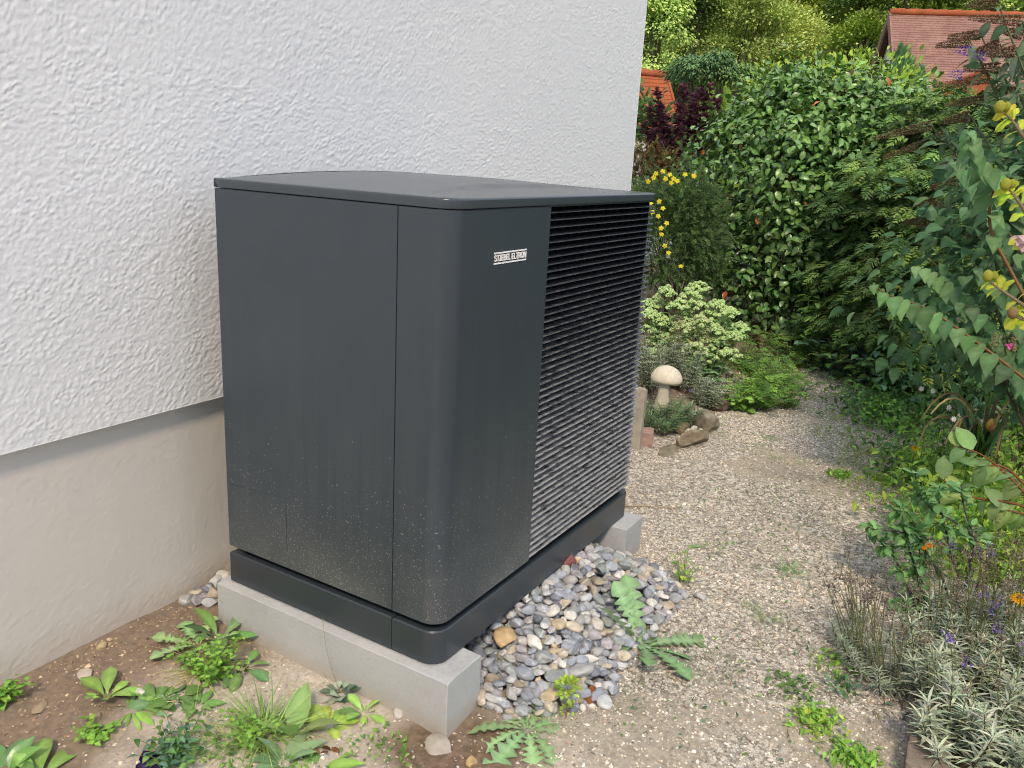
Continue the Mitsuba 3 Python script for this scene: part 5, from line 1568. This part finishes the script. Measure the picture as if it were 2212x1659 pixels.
tree('pale lime green birch like tree right beside the white house corner', 1412, 110, 32, 1.15, 1.9, F_LIM, 60, 80, .32, .16, None, .9, 'birch_tree')
tree('dark conifer like tree just right of the pale birch', 1462, 125, 42, 1.6, 3.6, F_DRK, 80, 80, .45, .20, None, .4)
tree('broad olive green chestnut tree in the middle of the wooded slope', 1590, 110, 44, 2.6, 2.4, [(.115, .145, .04), (.14, .17, .05)], 110, 70, .42, .22, name='chestnut_tree')
tree('pale grey green tree right of the olive green chestnut', 1690, 125, 46, 2.1, 2.2, [(.17, .20, .06), (.20, .225, .07)], 100, 70, .42, .21)
tree('yellow green tree on the slope left of the dark gap by the big brown roof', 1765, 85, 52, 2.4, 3.2, F_YEL, 100, 70, .5, .24)
tree('very dark tree left of the gable end of the big brown roof', 1862, 70, 50, 2.0, 3.8, F_DRK, 110, 70, .5, .24)
tree('mid green tree low in front of the dark tree by the big roof', 1862, 115, 43, 1.2, 1.5, F_MID, 60, 70, .36, .2)
tree('light green tree peeping over the ridge of the big roof at the right edge', 2190, 8, 48, 1.6, 1.2, F_LIM, 60, 60, .4, .22)
tree('green tree behind the left half of the big roof ridge', 1985, 5, 52, 3.0, 1.8, F_MID, 80, 60, .5, .25)
tree('dark green tree behind the right half of the big roof ridge', 2090, 0, 55, 2.8, 2.0, F_OLV + F_DRK, 80, 60, .5, .25)
n0 = 0
for row, (dist, y_, w, hh_, step) in enumerate(((62, 85, 3.2, 4.2, 96), (78, 25, 3.6, 4.6, 84), (96, -35, 4.0, 5.0, 80))):
    for q, px in enumerate(np.arange(1350 + 35 * row, 2300, step)):
        if row == 0 and px > 1900:
            continue
        ti = int(rng.integers(0, 5))
        pal, tone = [F_MID, F_OLV, F_YEL, F_MID, F_DRK + F_OLV][ti], ['mid green', 'olive', 'yellow green', 'mid green', 'dark'][ti]
        tree(f'{tone} tree in the {("front", "middle", "rear")[row]} rank of the wood, {"left" if px < 1560 else "middle" if px < 1850 else "right"} part', px + U(-20, 20), y_ + U(-15, 15), dist + U(-4, 4), w * U(.85, 1.15), hh_ * U(.85, 1.15), pal, 120, 50, .42, .30, 'wood on the slope', name='wood_tree')

k = thing('weeping_juniper', 'blue green weeping conifer in front of the wood above the purple shrub', 'conifer')
lv = crown_pts(at(1528, 156, 14), (.62, .6, .24), 60, 90, .085, .35, .45)
lv2 = crown_pts(at(1585, 170, 14), (.30, .4, .17), 40, 60, .09, .5, .5)
for l_, pal in ((lv, [(.040, .085, .034), (.055, .11, .04), (.07, .12, .036)]), (lv2, [(.07, .13, .04), (.09, .15, .035)])):
    foliage(k, QUAD, l_[0], unit(l_[1] * [1, 1, .3] + A([0, 0, -.5])), unit(A([0, 0, 1]) + .5 * dirs(len(l_[0]))), U(.05, .10, len(l_[0])), pick(pal, len(l_[0])), DULL, .5)
limbs(k, grnd(at(1535, 300, 14)), lv[2], 7, .06)


def cypress(label, px, top, bot, dist, w, pal, n=1600, s=.09, name='cypress'):
    k_ = thing(name, label, 'conifer')
    a, b_ = at(px, top, dist), at(px, bot, dist)
    t = U(0, 1, n) ** .75
    d = dirs(n)
    prof = w * np.minimum(1, (t * 1.9) ** .7) * (.8 + .4 * meshkit.noise(np.c_[d[:, :2] * 3, t * 7], 3))
    pos = a * (1 - t)[:, None] + b_ * t[:, None] + d * [1, 1, .15] * (prof * U(.6, 1, n))[:, None]
    foliage(k_, SPRAY, pos, unit(d * [1, 1, 0] * .5 + A([0, 0, 1])), unit(d + .4 * dirs(n)), s * U(.7, 1.3, n), pick(pal, n), DULL, .8)
    part(k_, 'trunk', tube([grnd(b_) - A([0, 0, .1]), b_, a], [.07, .05, .01], 6, (.10, .07, .05)), BARK, True)


cypress('upright green cypress in front of the big brown roof', 1948, 108, 330, 13.5, .36, [(.045, .11, .035), (.06, .14, .045), (.035, .085, .035)], 2600, .11)
cypress('smaller cypress shoot right of the upright cypress', 1990, 148, 330, 15, .16, [(.06, .14, .05), (.045, .11, .04)], 1000, .10)
cypress('narrow bright green cypress behind the purple shrub', 1534, 186, 420, 10.5, .13, [(.12, .22, .03), (.15, .25, .035)], 1500, .07)
cypress('second narrow bright green cypress touching the glossy shrub', 1570, 194, 420, 10.5, .15, [(.12, .22, .03), (.15, .25, .035)], 1500, .07)
cypress('small bright cypress tip left of the narrow cypress', 1508, 205, 420, 10.8, .09, [(.12, .22, .03), (.10, .19, .03)], 800, .06)
k = thing('sunlit_bush', 'sunlit yellow green bush glimpsed through the top of the glossy shrub', 'shrub')
P_, D_, cc, _ = crown_pts(at(1800, 215, 12), (1.0, 1.2, .35), 60, 40, .13, .5)
foliage(k, OVAT2, P_, D_, unit(A([0, 0, 1]) + .5 * dirs(len(P_))), U(.06, .11, len(P_)), pick(G_LIME, len(P_)))
limbs(k, grnd(at(1800, 400, 12)), cc, 6, .04)
